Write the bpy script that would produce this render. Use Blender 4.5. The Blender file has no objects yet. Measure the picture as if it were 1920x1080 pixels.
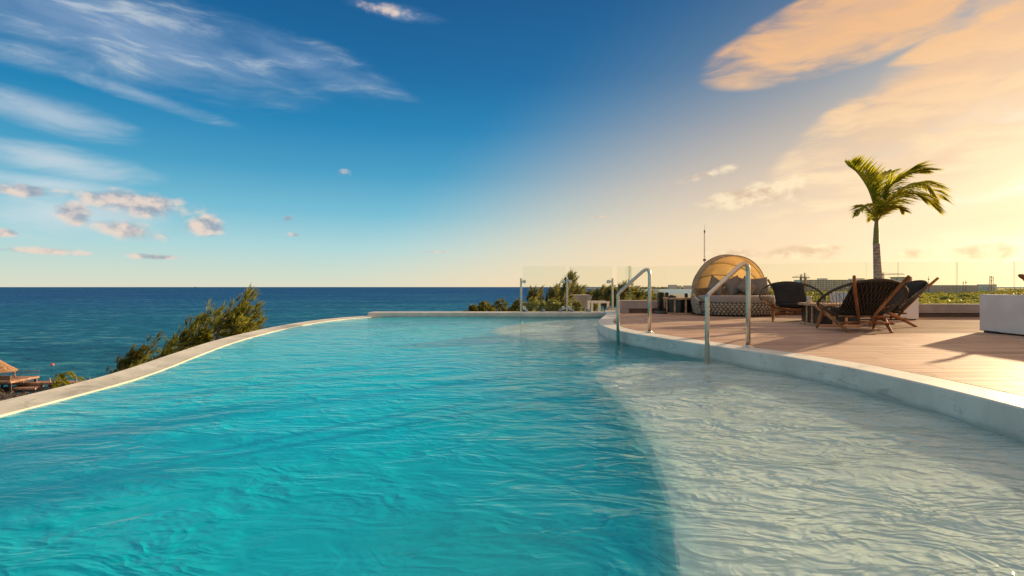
import bpy, bmesh, math, random
import numpy as np
from mathutils import Vector, Matrix, noise as mnoise
R = math.radians
rnd = random.Random(7)
scene = bpy.context.scene
col = scene.collection

# ------------------------------------------------------------------ camera
CAM_Z = 0.70
cam_d = bpy.data.cameras.new('camera')
cam = bpy.data.objects.new('camera', cam_d); col.objects.link(cam)
cam.location = (0, 0, CAM_Z); cam.rotation_euler = (R(90), 0, 0)
cam_d.sensor_width = 36; cam_d.lens = 18.75
cam_d.shift_y = -2/1920
cam_d.clip_start = 0.05; cam_d.clip_end = 200000
scene.camera = cam

def srgb(r, g, b, k=1.0):
    f = lambda c: (c/12.92 if c <= 0.04045 else ((c+0.055)/1.055)**2.4)
    return (f(r/255)*k, f(g/255)*k, f(b/255)*k, 1)

# ------------------------------------------------------------------ view
EXPO = 1.15
scene.view_settings.view_transform = 'Standard'
scene.view_settings.look = 'None'
scene.view_settings.gamma = 1
scene.view_settings.use_curve_mapping = False
scene.view_settings.exposure = EXPO
scene.cycles.use_denoising = True
scene.cycles.max_bounces = 8
scene.cycles.transparent_max_bounces = 24
scene.cycles.caustics_refractive = True
scene.cycles.caustics_reflective = False
scene.cycles.sample_clamp_indirect = 6

# ------------------------------------------------------------------ node helper
class G:
    """tiny expression helper over a node tree"""
    def __init__(s, tree): s.t = tree; s.n = tree.nodes; s.l = tree.links
    def node(s, kind, **kw):
        nd = s.n.new(kind)
        for k, v in kw.items(): setattr(nd, k, v)
        return nd
    def put(s, sock, v):
        if isinstance(v, bpy.types.NodeSocket): s.l.new(v, sock)
        elif v is not None:
            if hasattr(sock.default_value, '__len__') and not hasattr(v, '__len__'):
                v = [v]*len(sock.default_value)
            if hasattr(v, '__len__') and len(v) == 4 and len(sock.default_value) == 3: v = v[:3]
            sock.default_value = v
    def m(s, op, a, b=None, c=None, clamp=False):
        nd = s.node('ShaderNodeMath', operation=op, use_clamp=clamp)
        s.put(nd.inputs[0], a)
        if b is not None: s.put(nd.inputs[1], b)
        if c is not None: s.put(nd.inputs[2], c)
        return nd.outputs[0]
    def v(s, op, a, b=None, c=None, scale=None):
        nd = s.node('ShaderNodeVectorMath', operation=op)
        s.put(nd.inputs[0], a)
        if b is not None: s.put(nd.inputs[1], b)
        if c is not None: s.put(nd.inputs[2], c)
        if scale is not None: s.put(nd.inputs['Scale'], scale)
        return nd.outputs['Value'] if op in ('LENGTH', 'DOT_PRODUCT', 'DISTANCE') else nd.outputs[0]
    def xyz(s, x=0, y=0, z=0):
        nd = s.node('ShaderNodeCombineXYZ')
        for i, q in enumerate((x, y, z)): s.put(nd.inputs[i], q)
        return nd.outputs[0]
    def sep(s, v):
        nd = s.node('ShaderNodeSeparateXYZ'); s.put(nd.inputs[0], v); return nd.outputs
    def mapr(s, v, a, b, c=0.0, d=1.0, smooth=True):
        nd = s.node('ShaderNodeMapRange'); nd.interpolation_type = 'SMOOTHSTEP' if smooth else 'LINEAR'
        s.put(nd.inputs[0], v)
        for i, q in enumerate((a, b, c, d)): nd.inputs[i+1].default_value = q
        return nd.outputs[0]
    def mapping(s, v, loc=(0, 0, 0), rot=(0, 0, 0), scale=(1, 1, 1), kind='POINT'):
        nd = s.node('ShaderNodeMapping', vector_type=kind); s.put(nd.inputs[0], v)
        nd.inputs['Location'].default_value = loc; nd.inputs['Rotation'].default_value = rot
        nd.inputs['Scale'].default_value = scale
        return nd.outputs[0]
    def noise(s, v, scale=1, detail=2, rough=.5, dist=0, color=False, dims='3D'):
        nd = s.node('ShaderNodeTexNoise', noise_dimensions=dims)
        if v is not None: s.put(nd.inputs['Vector'], v)
        nd.inputs['Scale'].default_value = scale; nd.inputs['Detail'].default_value = detail
        nd.inputs['Roughness'].default_value = rough; nd.inputs['Distortion'].default_value = dist
        return nd.outputs['Color' if color else 'Fac']
    def mix(s, f, a, b, mode='MIX'):
        nd = s.node('ShaderNodeMix', data_type='RGBA', blend_type=mode)
        s.put(nd.inputs[0], f); s.put(nd.inputs[6], a); s.put(nd.inputs[7], b)
        return nd.outputs[2]
    def ramp(s, f, stops, interp='LINEAR'):
        nd = s.node('ShaderNodeValToRGB'); s.put(nd.inputs[0], f)
        cr = nd.color_ramp; cr.interpolation = interp
        while len(cr.elements) > 1: cr.elements.remove(cr.elements[-1])
        for i, (p, c) in enumerate(stops):
            e = cr.elements[0] if i == 0 else cr.elements.new(p)
            e.position = p; e.color = c
        return nd.outputs[0]
    def bump(s, h, strength=.3, dist=.01, normal=None):
        nd = s.node('ShaderNodeBump'); s.put(nd.inputs['Height'], h)
        nd.inputs['Strength'].default_value = strength; nd.inputs['Distance'].default_value = dist
        if normal is not None: s.put(nd.inputs['Normal'], normal)
        return nd.outputs[0]

# ------------------------------------------------------------------ sun and sky
SUN_AZ, SUN_EL = 51.0, 10.5            # azimuth clockwise from +Y
sd = Vector((math.sin(R(SUN_AZ))*math.cos(R(SUN_EL)), math.cos(R(SUN_AZ))*math.cos(R(SUN_EL)), math.sin(R(SUN_EL))))
sun_d = bpy.data.lights.new('sun', 'SUN'); sun = bpy.data.objects.new('sun', sun_d); col.objects.link(sun)
sun_d.energy = 4.3; sun_d.angle = R(0.9); sun_d.color = (1.0, 0.72, 0.42)
sun.rotation_euler = sd.to_track_quat('Z', 'Y').to_euler()

world = bpy.data.worlds.new('World'); scene.world = world; world.use_nodes = True
wt = world.node_tree; wt.nodes.clear(); g = G(wt)
tc = g.node('ShaderNodeTexCoord').outputs['Generated']
dx, dy, dz = g.sep(tc)
hor = g.m('SQRT', g.m('ADD', g.m('MULTIPLY', dx, dx), g.m('MULTIPLY', dy, dy)))
az = g.m('ARCTAN2', dx, dy); el = g.m('ARCTAN2', dz, hor)
ae = g.xyz(az, el, 0)
K = 1/2**EXPO
C = lambda r, g_, b: srgb(r, g_, b, K)
up = g.m('MAXIMUM', dz, 0.0)
blue = g.ramp(up, [(0, C(222, 222, 202)), (.025, C(205, 221, 208)), (.07, C(172, 214, 219)), (.13, C(116, 189, 213)),
                   (.20, C(66, 158, 198)), (.28, C(20, 130, 182)), (.36, C(4, 106, 162)), (.48, C(4, 86, 142)), (.65, C(18, 82, 136)), (1, C(24, 84, 132))])
warm = g.ramp(up, [(0, C(246, 218, 178)), (.10, C(240, 212, 178)), (.18, C(222, 194, 166)), (.27, C(188, 170, 152)),
                   (.36, C(136, 142, 144)), (.5, C(84, 108, 128)), (1, C(60, 92, 130))])
sdot = g.v('DOT_PRODUCT', tc, tuple(sd))
hs = g.m('DIVIDE', g.m('ADD', g.m('MULTIPLY', dx, math.sin(R(SUN_AZ))), g.m('MULTIPLY', dy, math.cos(R(SUN_AZ)))), g.m('MAXIMUM', hor, .01))
hw = g.m('ADD', hs, g.m('MULTIPLY', g.m('MAXIMUM', g.m('SUBTRACT', .25, up), -.25), .95))
wfac = g.mapr(hw, .52, 1.08)
base = g.mix(wfac, blue, warm)
glow = g.m('ADD', g.m('MULTIPLY', g.m('POWER', g.m('MAXIMUM', sdot, 0), 26), .42), g.m('MULTIPLY', g.m('POWER', g.m('MAXIMUM', sdot, 0), 90), 1.0))
base = g.mix(1.0, base, g.v('SCALE', (0.68, .58, .44), scale=g.m('MULTIPLY', glow, K)), 'ADD')
def pa(px, py):
    q = (px-960)/1000
    return math.atan(q), math.atan((538-py)/1000/math.sqrt(1+q*q))
def blob(px, py, rx, ry, ang=0, op=1.0):
    a, e = pa(px, py)
    ra = abs(pa(px+rx, py)[0]-pa(px-rx, py)[0])/2; re = abs(pa(px, py-ry)[1]-pa(px, py+ry)[1])/2
    v = g.mapping(ae, (a, e, 0), (0, 0, R(ang)), (ra, re, 1), 'TEXTURE')
    return g.m('MULTIPLY', g.m('SUBTRACT', 1.0, g.v('LENGTH', v)), op)
def maxall(l):
    o = l[0]
    for q in l[1:]: o = g.m('MAXIMUM', o, q)
    return o
warpn = g.noise(g.mapping(ae, scale=(3, 6, 1)), 1.5, 3, .6, color=True)
aew = g.v('MULTIPLY_ADD', g.v('SUBTRACT', warpn, (.5, .5, .5)), (.13, .06, 0), ae)
# left cirrus; unseen cloud beyond and overhead thickened to lift shaded surfaces
nl = g.noise(g.mapping(aew, rot=(0, 0, R(7)), scale=(3.2, 17, 1)), 2.0, 9, .62, .25)
Ls = maxall([blob(230, 60, 560, 130, -6, 1.35), blob(560, 110, 280, 60, -12, 1.0), blob(90, 212, 230, 46, -7, 1.6), blob(260, 178, 240, 22, -10, 1.0),
             blob(110, 306, 260, 42, -3, 1.4), blob(90, 345, 250, 28, -2, 1.4), blob(110, 400, 300, 66, 0, 1.35), blob(740, 20, 120, 24, -5, .9), blob(90, 100, 300, 50, -2, .8)])
out_l = g.m('MULTIPLY', g.mapr(az, -.78, -1.2), g.m('MULTIPLY', g.mapr(el, .06, .2), .75))
Ls = g.m('MAXIMUM', Ls, g.m('MAXIMUM', out_l, g.m('MULTIPLY', g.mapr(el, .58, .85), 1.15)))  # overhead cloud out of view, added as fill light for the shade
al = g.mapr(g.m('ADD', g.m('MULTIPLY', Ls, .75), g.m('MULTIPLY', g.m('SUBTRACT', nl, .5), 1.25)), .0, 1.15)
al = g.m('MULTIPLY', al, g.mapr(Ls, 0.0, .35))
# right cirrus
nr = g.noise(g.mapping(aew, rot=(0, 0, R(-24)), scale=(3.0, 13, 1)), 2.0, 8, .58, .3)
Rs = maxall([blob(1640, 25, 400, 95, 10, 1.6), blob(1800, 150, 500, 115, 27, 1.5), blob(1790, 290, 480, 110, 16, 1.15), blob(1960, 120, 300, 220, 10, 1.2),
             blob(1900, 400, 380, 60, 3, .7), blob(1560, 345, 260, 22, 4, .55)])
out_r = g.m('MULTIPLY', g.mapr(az, .75, 1.1), g.m('MULTIPLY', g.mapr(el, .04, .3), .7))
Rs = g.m('MAXIMUM', Rs, out_r)
ar = g.mapr(g.m('ADD', g.m('MULTIPLY', Rs, .85), g.m('MULTIPLY', g.m('SUBTRACT', nr, .5), 2.3)), -.22, .72)
ar = g.m('MULTIPLY', ar, g.mapr(Rs, 0.0, .22))
cl_col = g.mix(g.mapr(el, .1, .42), C(206, 222, 228), C(128, 160, 198))
cl_col = g.mix(g.mapr(el, .55, .8), cl_col, C(236, 232, 224))  # unseen overhead cloud brightened for more fill light
cl_col = g.mix(g.mapr(nl, .5, .72), cl_col, C(205, 215, 222))
cr_col = g.mix(g.mapr(el, .12, .42), C(255, 226, 182), C(250, 190, 128))
cr_col = g.mix(g.mapr(nr, .35, .62), g.mix(.5, cr_col, C(214, 176, 146)), cr_col)
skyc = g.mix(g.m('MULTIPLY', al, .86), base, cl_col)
skyc = g.mix(g.m('MULTIPLY', ar, .92), skyc, cr_col)
# small cumulus
cu = maxall([blob(262, 382, 140, 30, -3, 1.2), blob(138, 397, 46, 28, 0, 1.2), blob(240, 432, 84, 24, -4, 1.1), blob(388, 424, 54, 25, 0, 1.2), blob(40, 358, 110, 13, -2), blob(541, 409, 20, 11), blob(643, 324, 20, 9, 0, .6),
             blob(552, 440, 18, 6, 0, .8), blob(80, 471, 120, 10, -1), blob(302, 482, 72, 7, -1), blob(820, 472, 40, 3.5, 0, .8), blob(8, 436, 34, 10), blob(60, 352, 90, 9, -3, .8),
             blob(1330, 326, 60, 11, 10, .8), blob(1420, 366, 140, 27, 7, 1.3), blob(1500, 470, 100, 20, 0, 1.3), blob(1380, 474, 66, 14), blob(1600, 340, 30, 3, 0, .4), blob(1715, 476, 52, 16, 0, 1.2), blob(1850, 473, 92, 22, 0, 1.3),
             blob(1130, 407, 26, 6, 0, .6), blob(1200, 433, 24, 5, 0, .5), blob(735, 24, 75, 16, -3, .9), blob(1560, 465, 40, 8)])
ncs = g.noise(g.mapping(ae, scale=(1, 1.5, 1)), 24, 6, .56)
ncs2 = g.noise(g.mapping(ae, (-.010, -.012, 0), scale=(1, 1.5, 1)), 24, 6, .56)
ac = g.mapr(g.m('ADD', cu, g.m('MULTIPLY', g.m('SUBTRACT', ncs, .5), 2.1)), .04, .78)
ac = g.m('MULTIPLY', ac, g.mapr(cu, -.25, .15))
rel = g.mapr(g.m('SUBTRACT', ncs, ncs2), -.16, .12)
cum_a = g.mix(wfac, C(150, 160, 178), C(222, 186, 152)); cum_b = g.mix(wfac, C(240, 216, 200), C(255, 232, 190))
skyc = g.mix(g.m('MULTIPLY', ac, .88), skyc, g.mix(rel, cum_a, cum_b))
# low warm line of haze over the horizon to the right
sky = g.node('ShaderNodeTexSky', sky_type='NISHITA', sun_disc=False)
sky.sun_elevation = R(SUN_EL); sky.sun_rotation = R(SUN_AZ); sky.air_density = 1.0; sky.dust_density = .6
bg1 = g.node('ShaderNodeBackground'); g.l.new(sky.outputs[0], bg1.inputs[0]); bg1.inputs[1].default_value = 0.08
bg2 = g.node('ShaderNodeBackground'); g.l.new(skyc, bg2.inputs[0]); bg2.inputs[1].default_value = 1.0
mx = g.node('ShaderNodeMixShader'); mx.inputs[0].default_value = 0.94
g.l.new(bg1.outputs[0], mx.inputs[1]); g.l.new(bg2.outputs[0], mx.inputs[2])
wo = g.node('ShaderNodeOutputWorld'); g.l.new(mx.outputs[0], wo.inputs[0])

# ------------------------------------------------------------------ mesh helpers
class MB:
    def __init__(s): s.v = []; s.f = []; s.mi = []
    def add(s, vs, fs, mi=0):
        o = len(s.v); s.v += [tuple(p) for p in vs]; s.f += [tuple(i+o for i in f) for f in fs]; s.mi += [mi]*len(fs)
    def box(s, x0, x1, y0, y1, z0, z1, mi=0):
        s.add([(x0,y0,z0),(x1,y0,z0),(x1,y1,z0),(x0,y1,z0),(x0,y0,z1),(x1,y0,z1),(x1,y1,z1),(x0,y1,z1)],
              [(0,3,2,1),(4,5,6,7),(0,1,5,4),(1,2,6,5),(2,3,7,6),(3,0,4,7)], mi)
    def bar(s, a, b, w, h, up=(0,0,1), w2=None, h2=None, mi=0):
        a = Vector(a); b = Vector(b); d = (b-a).normalized(); u = Vector(up)
        x = d.cross(u)
        if x.length < 1e-4: x = d.cross(Vector((1,0,0)))
        x.normalize(); y = x.cross(d).normalized()
        w2 = w if w2 is None else w2; h2 = h if h2 is None else h2
        vs = [a-x*w/2-y*h/2, a+x*w/2-y*h/2, a+x*w/2+y*h/2, a-x*w/2+y*h/2, b-x*w2/2-y*h2/2, b+x*w2/2-y*h2/2, b+x*w2/2+y*h2/2, b-x*w2/2+y*h2/2]
        s.add(vs, [(0,3,2,1),(4,5,6,7),(0,1,5,4),(1,2,6,5),(2,3,7,6),(3,0,4,7)], mi)
    def tube(s, pts, r, n=8, caps=True, closed=False, mi=0, flat=1.0):
        pts = [Vector(p) for p in pts]; m = len(pts)
        rr = r if hasattr(r, '__len__') else [r]*m
        d0 = (pts[1]-pts[0]).normalized()
        u = d0.cross(Vector((0,0,1)))
        if u.length < 1e-3: u = d0.cross(Vector((0,1,0)))
        u.normalize(); rings = []
        for i, p in enumerate(pts):
            if closed: d = pts[(i+1) % m]-pts[i-1]
            else: d = pts[min(i+1, m-1)]-pts[max(i-1, 0)]
            d.normalize(); u = (u-d*u.dot(d)).normalized(); w = d.cross(u)
            rings.append([p+(u*math.cos(2*math.pi*k/n)+w*math.sin(2*math.pi*k/n)*flat)*rr[i] for k in range(n)])
        vs = [q for rg in rings for q in rg]; fs = []
        for i in range(m if closed else m-1):
            j = (i+1) % m
            for k in range(n):
                l = (k+1) % n; fs.append((i*n+k, i*n+l, j*n+l, j*n+k))
        if caps and not closed: fs += [tuple(range(n))[::-1], tuple((m-1)*n+k for k in range(n))]
        s.add(vs, fs, mi)
    def lathe(s, prof, n=32, cx=0, cy=0, sx=1, sy=1, caps=True, mi=0):
        vs = [(cx+r*sx*math.cos(2*math.pi*k/n), cy+r*sy*math.sin(2*math.pi*k/n), z) for r, z in prof for k in range(n)]
        fs = [(i*n+k, i*n+(k+1) % n, (i+1)*n+(k+1) % n, (i+1)*n+k) for i in range(len(prof)-1) for k in range(n)]
        if caps: fs += [tuple(range(n))[::-1], tuple((len(prof)-1)*n+k for k in range(n))]
        s.add(vs, fs, mi)
    def prism(s, poly, z0, z1, mi=0):
        n = len(poly)
        s.add([(x,y,z0) for x,y in poly]+[(x,y,z1) for x,y in poly],
              [tuple(range(n))[::-1], tuple(range(n, 2*n))]+[(i, (i+1) % n, n+(i+1) % n, n+i) for i in range(n)], mi)
    def build(s, name, mats, parent=None, smooth=False, bevel=0, fix=True, kind=None):
        me = bpy.data.meshes.new(name); me.from_pydata(s.v, [], s.f)
        if not isinstance(mats, (list, tuple)): mats = [mats]
        for m_ in mats: me.materials.append(m_)
        if len(mats) > 1: me.polygons.foreach_set('material_index', s.mi)
        if fix and len(s.f) < 60000:
            bm = bmesh.new(); bm.from_mesh(me); bmesh.ops.recalc_face_normals(bm, faces=bm.faces); bm.to_mesh(me); bm.free()
        if smooth:
            me.polygons.foreach_set('use_smooth', [True]*len(me.polygons))
            if smooth != 'all': me.set_sharp_from_angle(angle=R(40))
        o = bpy.data.objects.new(name, me); col.objects.link(o)
        if parent is not None: o.parent = parent
        if bevel:
            b = o.modifiers.new('bevel', 'BEVEL'); b.width = bevel; b.segments = 2; b.limit_method = 'ANGLE'
        if kind: o['kind'] = kind
        return o
def thing(name, label, cat, loc=(0,0,0), rz=0, group=None):
    o = bpy.data.objects.new(name, None); col.objects.link(o); o.empty_display_size = .2
    o.location = loc; o.rotation_euler = (0, 0, rz); o['label'] = label; o['category'] = cat
    if group: o['group'] = group
    return o
def tag(o, label, cat, group=None):
    o['label'] = label; o['category'] = cat
    if group: o['group'] = group
    return o
def copy_tree(o, parent=None):
    c = o.copy(); col.objects.link(c); c.parent = parent
    for ch in list(o.children): copy_tree(ch, c)
    return c
def catmull(pts, per=8):
    out = []
    P = [Vector(p) for p in pts]; P = [P[0]*2-P[1]]+P+[P[-1]*2-P[-2]]
    for i in range(1, len(P)-2):
        for k in range(per):
            t = k/per
            out.append(.5*((2*P[i])+(-P[i-1]+P[i+1])*t+(2*P[i-1]-5*P[i]+4*P[i+1]-P[i+2])*t*t+(-P[i-1]+3*P[i]-3*P[i+1]+P[i+2])*t**3))
    out.append(P[-2]); return out

# ------------------------------------------------------------------ materials
def new_mat(name):
    m_ = bpy.data.materials.new(name); m_.use_nodes = True
    m_.node_tree.nodes.clear(); return m_, G(m_.node_tree)
def out(g_, sh, vol=None):
    o = g_.node('ShaderNodeOutputMaterial'); g_.l.new(sh, o.inputs[0])
    if vol is not None: g_.l.new(vol, o.inputs[1])
def simple(name, colr, rough=.6, metal=0, var=.15, nscale=8, bump=.15, bscale=60, bdist=.003, spec=.5, stretch=(1,1,1), col2=None):
    m_, q = new_mat(name)
    p = q.node('ShaderNodeBsdfPrincipled')
    tcn = q.node('ShaderNodeTexCoord').outputs['Object']
    tv = q.mapping(tcn, scale=stretch)
    n1 = q.noise(tv, nscale, 5, .6)
    c2 = col2 or tuple(c*(1-var*1.6) for c in colr[:3])+(1,)
    c1 = tuple(min(1, c*(1+var)) for c in colr[:3])+(1,)
    q.put(p.inputs['Base Color'], q.mix(q.mapr(n1, .35, .68), c2, c1))
    p.inputs['Roughness'].default_value = rough; p.inputs['Metallic'].default_value = metal
    p.inputs['Specular IOR Level'].default_value = spec
    if bump: q.put(p.inputs['Normal'], q.bump(q.noise(tv, bscale, 4, .6), bump, bdist))
    out(q, p.outputs[0]); return m_
M = {}
M['wood'] = simple('teak', (.40, .17, .065), .75, spec=.15, nscale=6, var=.3, bscale=30, stretch=(1, 1, .15))
M['table_wood'] = simple('table_wood', (.62, .34, .17), .6, nscale=9, var=.25, bscale=30, stretch=(.3, 1, 1))
M['cord'] = simple('dark_cord', (.075, .055, .03), .8, nscale=20, bscale=200, bump=.6)
M['rope'] = simple('rope', (.10, .075, .045), .8, nscale=20, bscale=200, bump=.4)
M['black_fabric'] = simple('black_fabric', (.030, .024, .020), .95, nscale=5, bscale=300, bump=.5, spec=.2)
M['black_stone'] = simple('black_panel', (.012, .011, .010), .22, nscale=12, var=.5, bump=.05)
M['steel'] = simple('steel', (.62, .55, .46), .24, metal=1, var=.06, nscale=25, bump=.03, bscale=120)
M['white_paint'] = simple('white_paint', (.84, .74, .64), .6, nscale=2.5, var=.05, bump=.12, bscale=90)
M['grey_fabric'] = simple('taupe_fabric', (.25, .20, .16), .95, nscale=4, var=.08, bscale=400, bump=.5, spec=.15)
M['mattress'] = simple('mattress_fabric', (.38, .31, .25), .95, nscale=4, var=.06, bscale=400, bump=.4, spec=.15)
M['weave'] = simple('weave_cord', (.42, .34, .24), .75, nscale=14, var=.2, bscale=250, bump=.5)
M['dark'] = simple('dark_core', (.17, .13, .09), .9)
M['parapet'] = simple('parapet_plaster', (.38, .30, .26), .8, nscale=3, var=.08, bscale=60, bump=.15)
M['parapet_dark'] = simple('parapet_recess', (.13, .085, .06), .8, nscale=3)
M['black_plastic'] = simple('black_plastic', (.02, .02, .022), .4)
M['concrete_far'] = simple('haze_pale_concrete', (.80, .70, .55), .9, nscale=.15, var=.12, bump=0)  # warm distance haze is put into this pale colour
M['concrete_dark'] = simple('shaded_openings', (.42, .36, .28), .7, nscale=.2, bump=0)
M['grey_wall'] = simple('grey_render', (.52, .45, .38), .9, nscale=.6, var=.15, bump=0)
M['thatch'] = simple('thatch', (.34, .20, .11), .95, nscale=5, var=.4, bscale=12, bump=.8, bdist=.1)
M['pier_wood'] = simple('pier_wood', (.36, .21, .14), .85, nscale=1.5, var=.25, bump=0)
M['pier_dark'] = simple('pier_piles', (.06, .045, .035), .85, nscale=3, bump=0)
M['red'] = simple('red_plastic', (.7, .10, .05), .5)
M['crane'] = simple('crane_steel', (.22, .17, .12), .7, bump=0)
M['mast'] = simple('mast_steel', (.50, .42, .36), .6, bump=0)
M['soil'] = simple('soil', (.05, .035, .02), .95, nscale=20, bump=.6, bdist=.02)
M['glass_lamp'] = simple('candle_glass', (.75, .62, .5), .15, nscale=4, bump=0)
M['clamp'] = simple('clamp_steel', (.32, .36, .46), .3, metal=.8, bump=0)
M['ship'] = simple('ship_hull', (.10, .10, .12), .6, bump=0)
def foliage(name, c1, c2, trans=.35, scale=1.5):
    m_, q = new_mat(name)
    geo = q.node('ShaderNodeNewGeometry')
    n1 = q.noise(geo.outputs['Position'], scale, 3, .6)
    n2 = q.noise(geo.outputs['Position'], scale*9, 2, .6)
    cc = q.mix(q.mapr(n1, .38, .62), c1, c2)
    cc = q.mix(q.m('MULTIPLY', q.mapr(n2, .35, .7), .5), cc, tuple(c*1.7 for c in c2[:3])+(1,))
    d = q.node('ShaderNodeBsdfPrincipled'); q.put(d.inputs['Base Color'], cc); d.inputs['Roughness'].default_value = .55
    d.inputs['Specular IOR Level'].default_value = .25
    t = q.node('ShaderNodeBsdfTranslucent'); q.put(t.inputs[0], q.mix(.5, cc, (.22, .20, .02, 1)))
    mm = q.node('ShaderNodeMixShader'); mm.inputs[0].default_value = trans
    q.l.new(d.outputs[0], mm.inputs[1]); q.l.new(t.outputs[0], mm.inputs[2]); out(q, mm.outputs[0]); return m_
M['pine'] = foliage('casuarina_needles', (.050, .060, .012, 1), (.25, .26, .04, 1), .5, 1.6)
M['pine_far'] = foliage('casuarina_far', (.10, .105, .025, 1), (.20, .18, .05, 1), .4, .3)
M['shrub'] = foliage('dark_shrub', (.035, .045, .010, 1), (.13, .12, .025, 1), .35, .9)
M['bush'] = foliage('pale_bush', (.14, .155, .04, 1), (.26, .26, .06, 1), .4, .5)
M['mangrove'] = foliage('mangrove_canopy', (.17, .19, .030, 1), (.34, .31, .045, 1), .4, .03)
M['palm'] = foliage('palm_leaflets', (.36, .42, .03, 1), (.62, .58, .06, 1), .72, 2.5)
M['groundcover'] = foliage('ground_cover', (.25, .25, .02, 1), (.45, .36, .03, 1), .3, 6)
M['bark'] = simple('bark', (.17, .13, .10), .9, nscale=6, bscale=20, bump=.5)
def mk_trunk():
    m_, q = new_mat('palm_trunk')
    t = q.node('ShaderNodeTexCoord').outputs['Object']
    z = q.sep(t)[2]
    w = q.m('SINE', q.m('ADD', q.m('MULTIPLY', z, 95), q.m('MULTIPLY', q.noise(t, 9, 2), 2.5)))
    n1 = q.noise(t, 14, 5, .6)
    p = q.node('ShaderNodeBsdfPrincipled'); p.inputs['Roughness'].default_value = .85
    q.put(p.inputs['Base Color'], q.mix(q.mapr(q.m('ADD', n1, q.m('MULTIPLY', w, .05)), .3, .7), (.26, .18, .13, 1), (.56, .43, .32, 1)))
    q.put(p.inputs['Normal'], q.bump(w, .5, .006)); out(q, p.outputs[0]); return m_
M['palm_trunk'] = mk_trunk()
M['crownshaft'] = simple('crownshaft', (.34, .24, .03), .45, nscale=3, var=.3, bscale=20, stretch=(1, 1, .1), col2=(.17, .17, .02, 1))
def mk_canopy():
    m_, q = new_mat('canopy_fabric')
    t = q.node('ShaderNodeTexCoord').outputs['Object']
    n1 = q.noise(t, 3, 4, .6)
    cc = q.mix(q.mapr(n1, .3, .7), (.66, .50, .30, 1), (.80, .63, .40, 1))
    d = q.node('ShaderNodeBsdfDiffuse'); q.put(d.inputs[0], cc)
    t2 = q.node('ShaderNodeBsdfTranslucent'); q.put(t2.inputs[0], q.mix(.25, cc, (1, .88, .56, 1)))
    b = q.bump(q.noise(t, 5, 3, .6, .4), .6, .05); q.put(d.inputs['Normal'], b)
    mm = q.node('ShaderNodeMixShader'); mm.inputs[0].default_value = .60
    q.l.new(d.outputs[0], mm.inputs[1]); q.l.new(t2.outputs[0], mm.inputs[2]); out(q, mm.outputs[0]); return m_
M['canopy'] = mk_canopy()
def mk_glass():
    m_, q = new_mat('rail_glass')
    fr = q.node('ShaderNodeFresnel'); fr.inputs[0].default_value = 1.35
    t = q.node('ShaderNodeBsdfTransparent'); t.inputs[0].default_value = (.955, .975, .955, 1)
    gl = q.node('ShaderNodeBsdfGlossy'); gl.inputs['Roughness'].default_value = .02
    mm = q.node('ShaderNodeMixShader'); q.l.new(q.m('MULTIPLY', fr.outputs[0], .55), mm.inputs[0])
    q.l.new(t.outputs[0], mm.inputs[1]); q.l.new(gl.outputs[0], mm.inputs[2]); out(q, mm.outputs[0])
    m2, q = new_mat('glass_edge')
    t = q.node('ShaderNodeBsdfTransparent'); t.inputs[0].default_value = (.45, .72, .62, 1)
    p = q.node('ShaderNodeBsdfPrincipled'); p.inputs['Base Color'].default_value = (.28, .42, .36, 1); p.inputs['Roughness'].default_value = .2
    mm = q.node('ShaderNodeMixShader'); mm.inputs[0].default_value = .5
    q.l.new(t.outputs[0], mm.inputs[1]); q.l.new(p.outputs[0], mm.inputs[2]); out(q, mm.outputs[0])
    return m_, m2
M['glass'], M['glass_edge'] = mk_glass()
def mk_stripe():
    m_, q = new_mat('striped_fabric')
    t = q.node('ShaderNodeTexCoord').outputs['Object']
    x, y, z = q.sep(t)
    w = q.m('SINE', q.m('ADD', q.m('MULTIPLY', x, 105), q.m('MULTIPLY', q.noise(t, 6, 2), 1.2)))
    p = q.node('ShaderNodeBsdfPrincipled'); p.inputs['Roughness'].default_value = .95
    q.put(p.inputs['Base Color'], q.mix(q.mapr(w, -.1, .1), (.02, .018, .016, 1), (.6, .55, .5, 1)))
    out(q, p.outputs[0]); return m_
M['stripe'] = mk_stripe()
# deck tiles
PW, PL = .20, 1.5
def mk_deck():
    m_, q = new_mat('deck_plank')
    P = q.node('ShaderNodeNewGeometry').outputs['Position']
    x, y, z = q.sep(P)
    row = q.m('FLOOR', q.m('DIVIDE', y, PW)); off = q.m('MULTIPLY', q.m('FRACT', q.m('MULTIPLY', row, .37)), PL)
    cel = q.m('FLOOR', q.m('DIVIDE', q.m('ADD', x, off), PL))
    wn = q.node('ShaderNodeTexWhiteNoise', noise_dimensions='2D'); q.put(wn.inputs[0], q.xyz(row, cel, 0))
    gr = q.noise(q.v('ADD', q.mapping(P, scale=(1.6, 28, 1)), q.xyz(q.m('MULTIPLY', wn.outputs[0], 40), 0, 0)), 1.0, 6, .62, .6)
    big = q.noise(P, .8, 4, .6)
    c = q.mix(wn.outputs[0], (.40, .235, .15, 1), (.60, .40, .27, 1))
    c = q.mix(q.m('MULTIPLY', q.mapr(gr, .40, .70), .6), c, (.20, .11, .075, 1))
    c = q.mix(q.m('MULTIPLY', q.mapr(big, .45, .7), .3), c, (.44, .31, .23, 1))
    p = q.node('ShaderNodeBsdfPrincipled'); q.put(p.inputs['Base Color'], c)
    q.put(p.inputs['Roughness'], q.mapr(big, .3, .7, .55, .72)); p.inputs['Specular IOR Level'].default_value = .22
    q.put(p.inputs['Normal'], q.bump(gr, .25, .003)); out(q, p.outputs[0]); return m_
M['deck'] = mk_deck()
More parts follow.
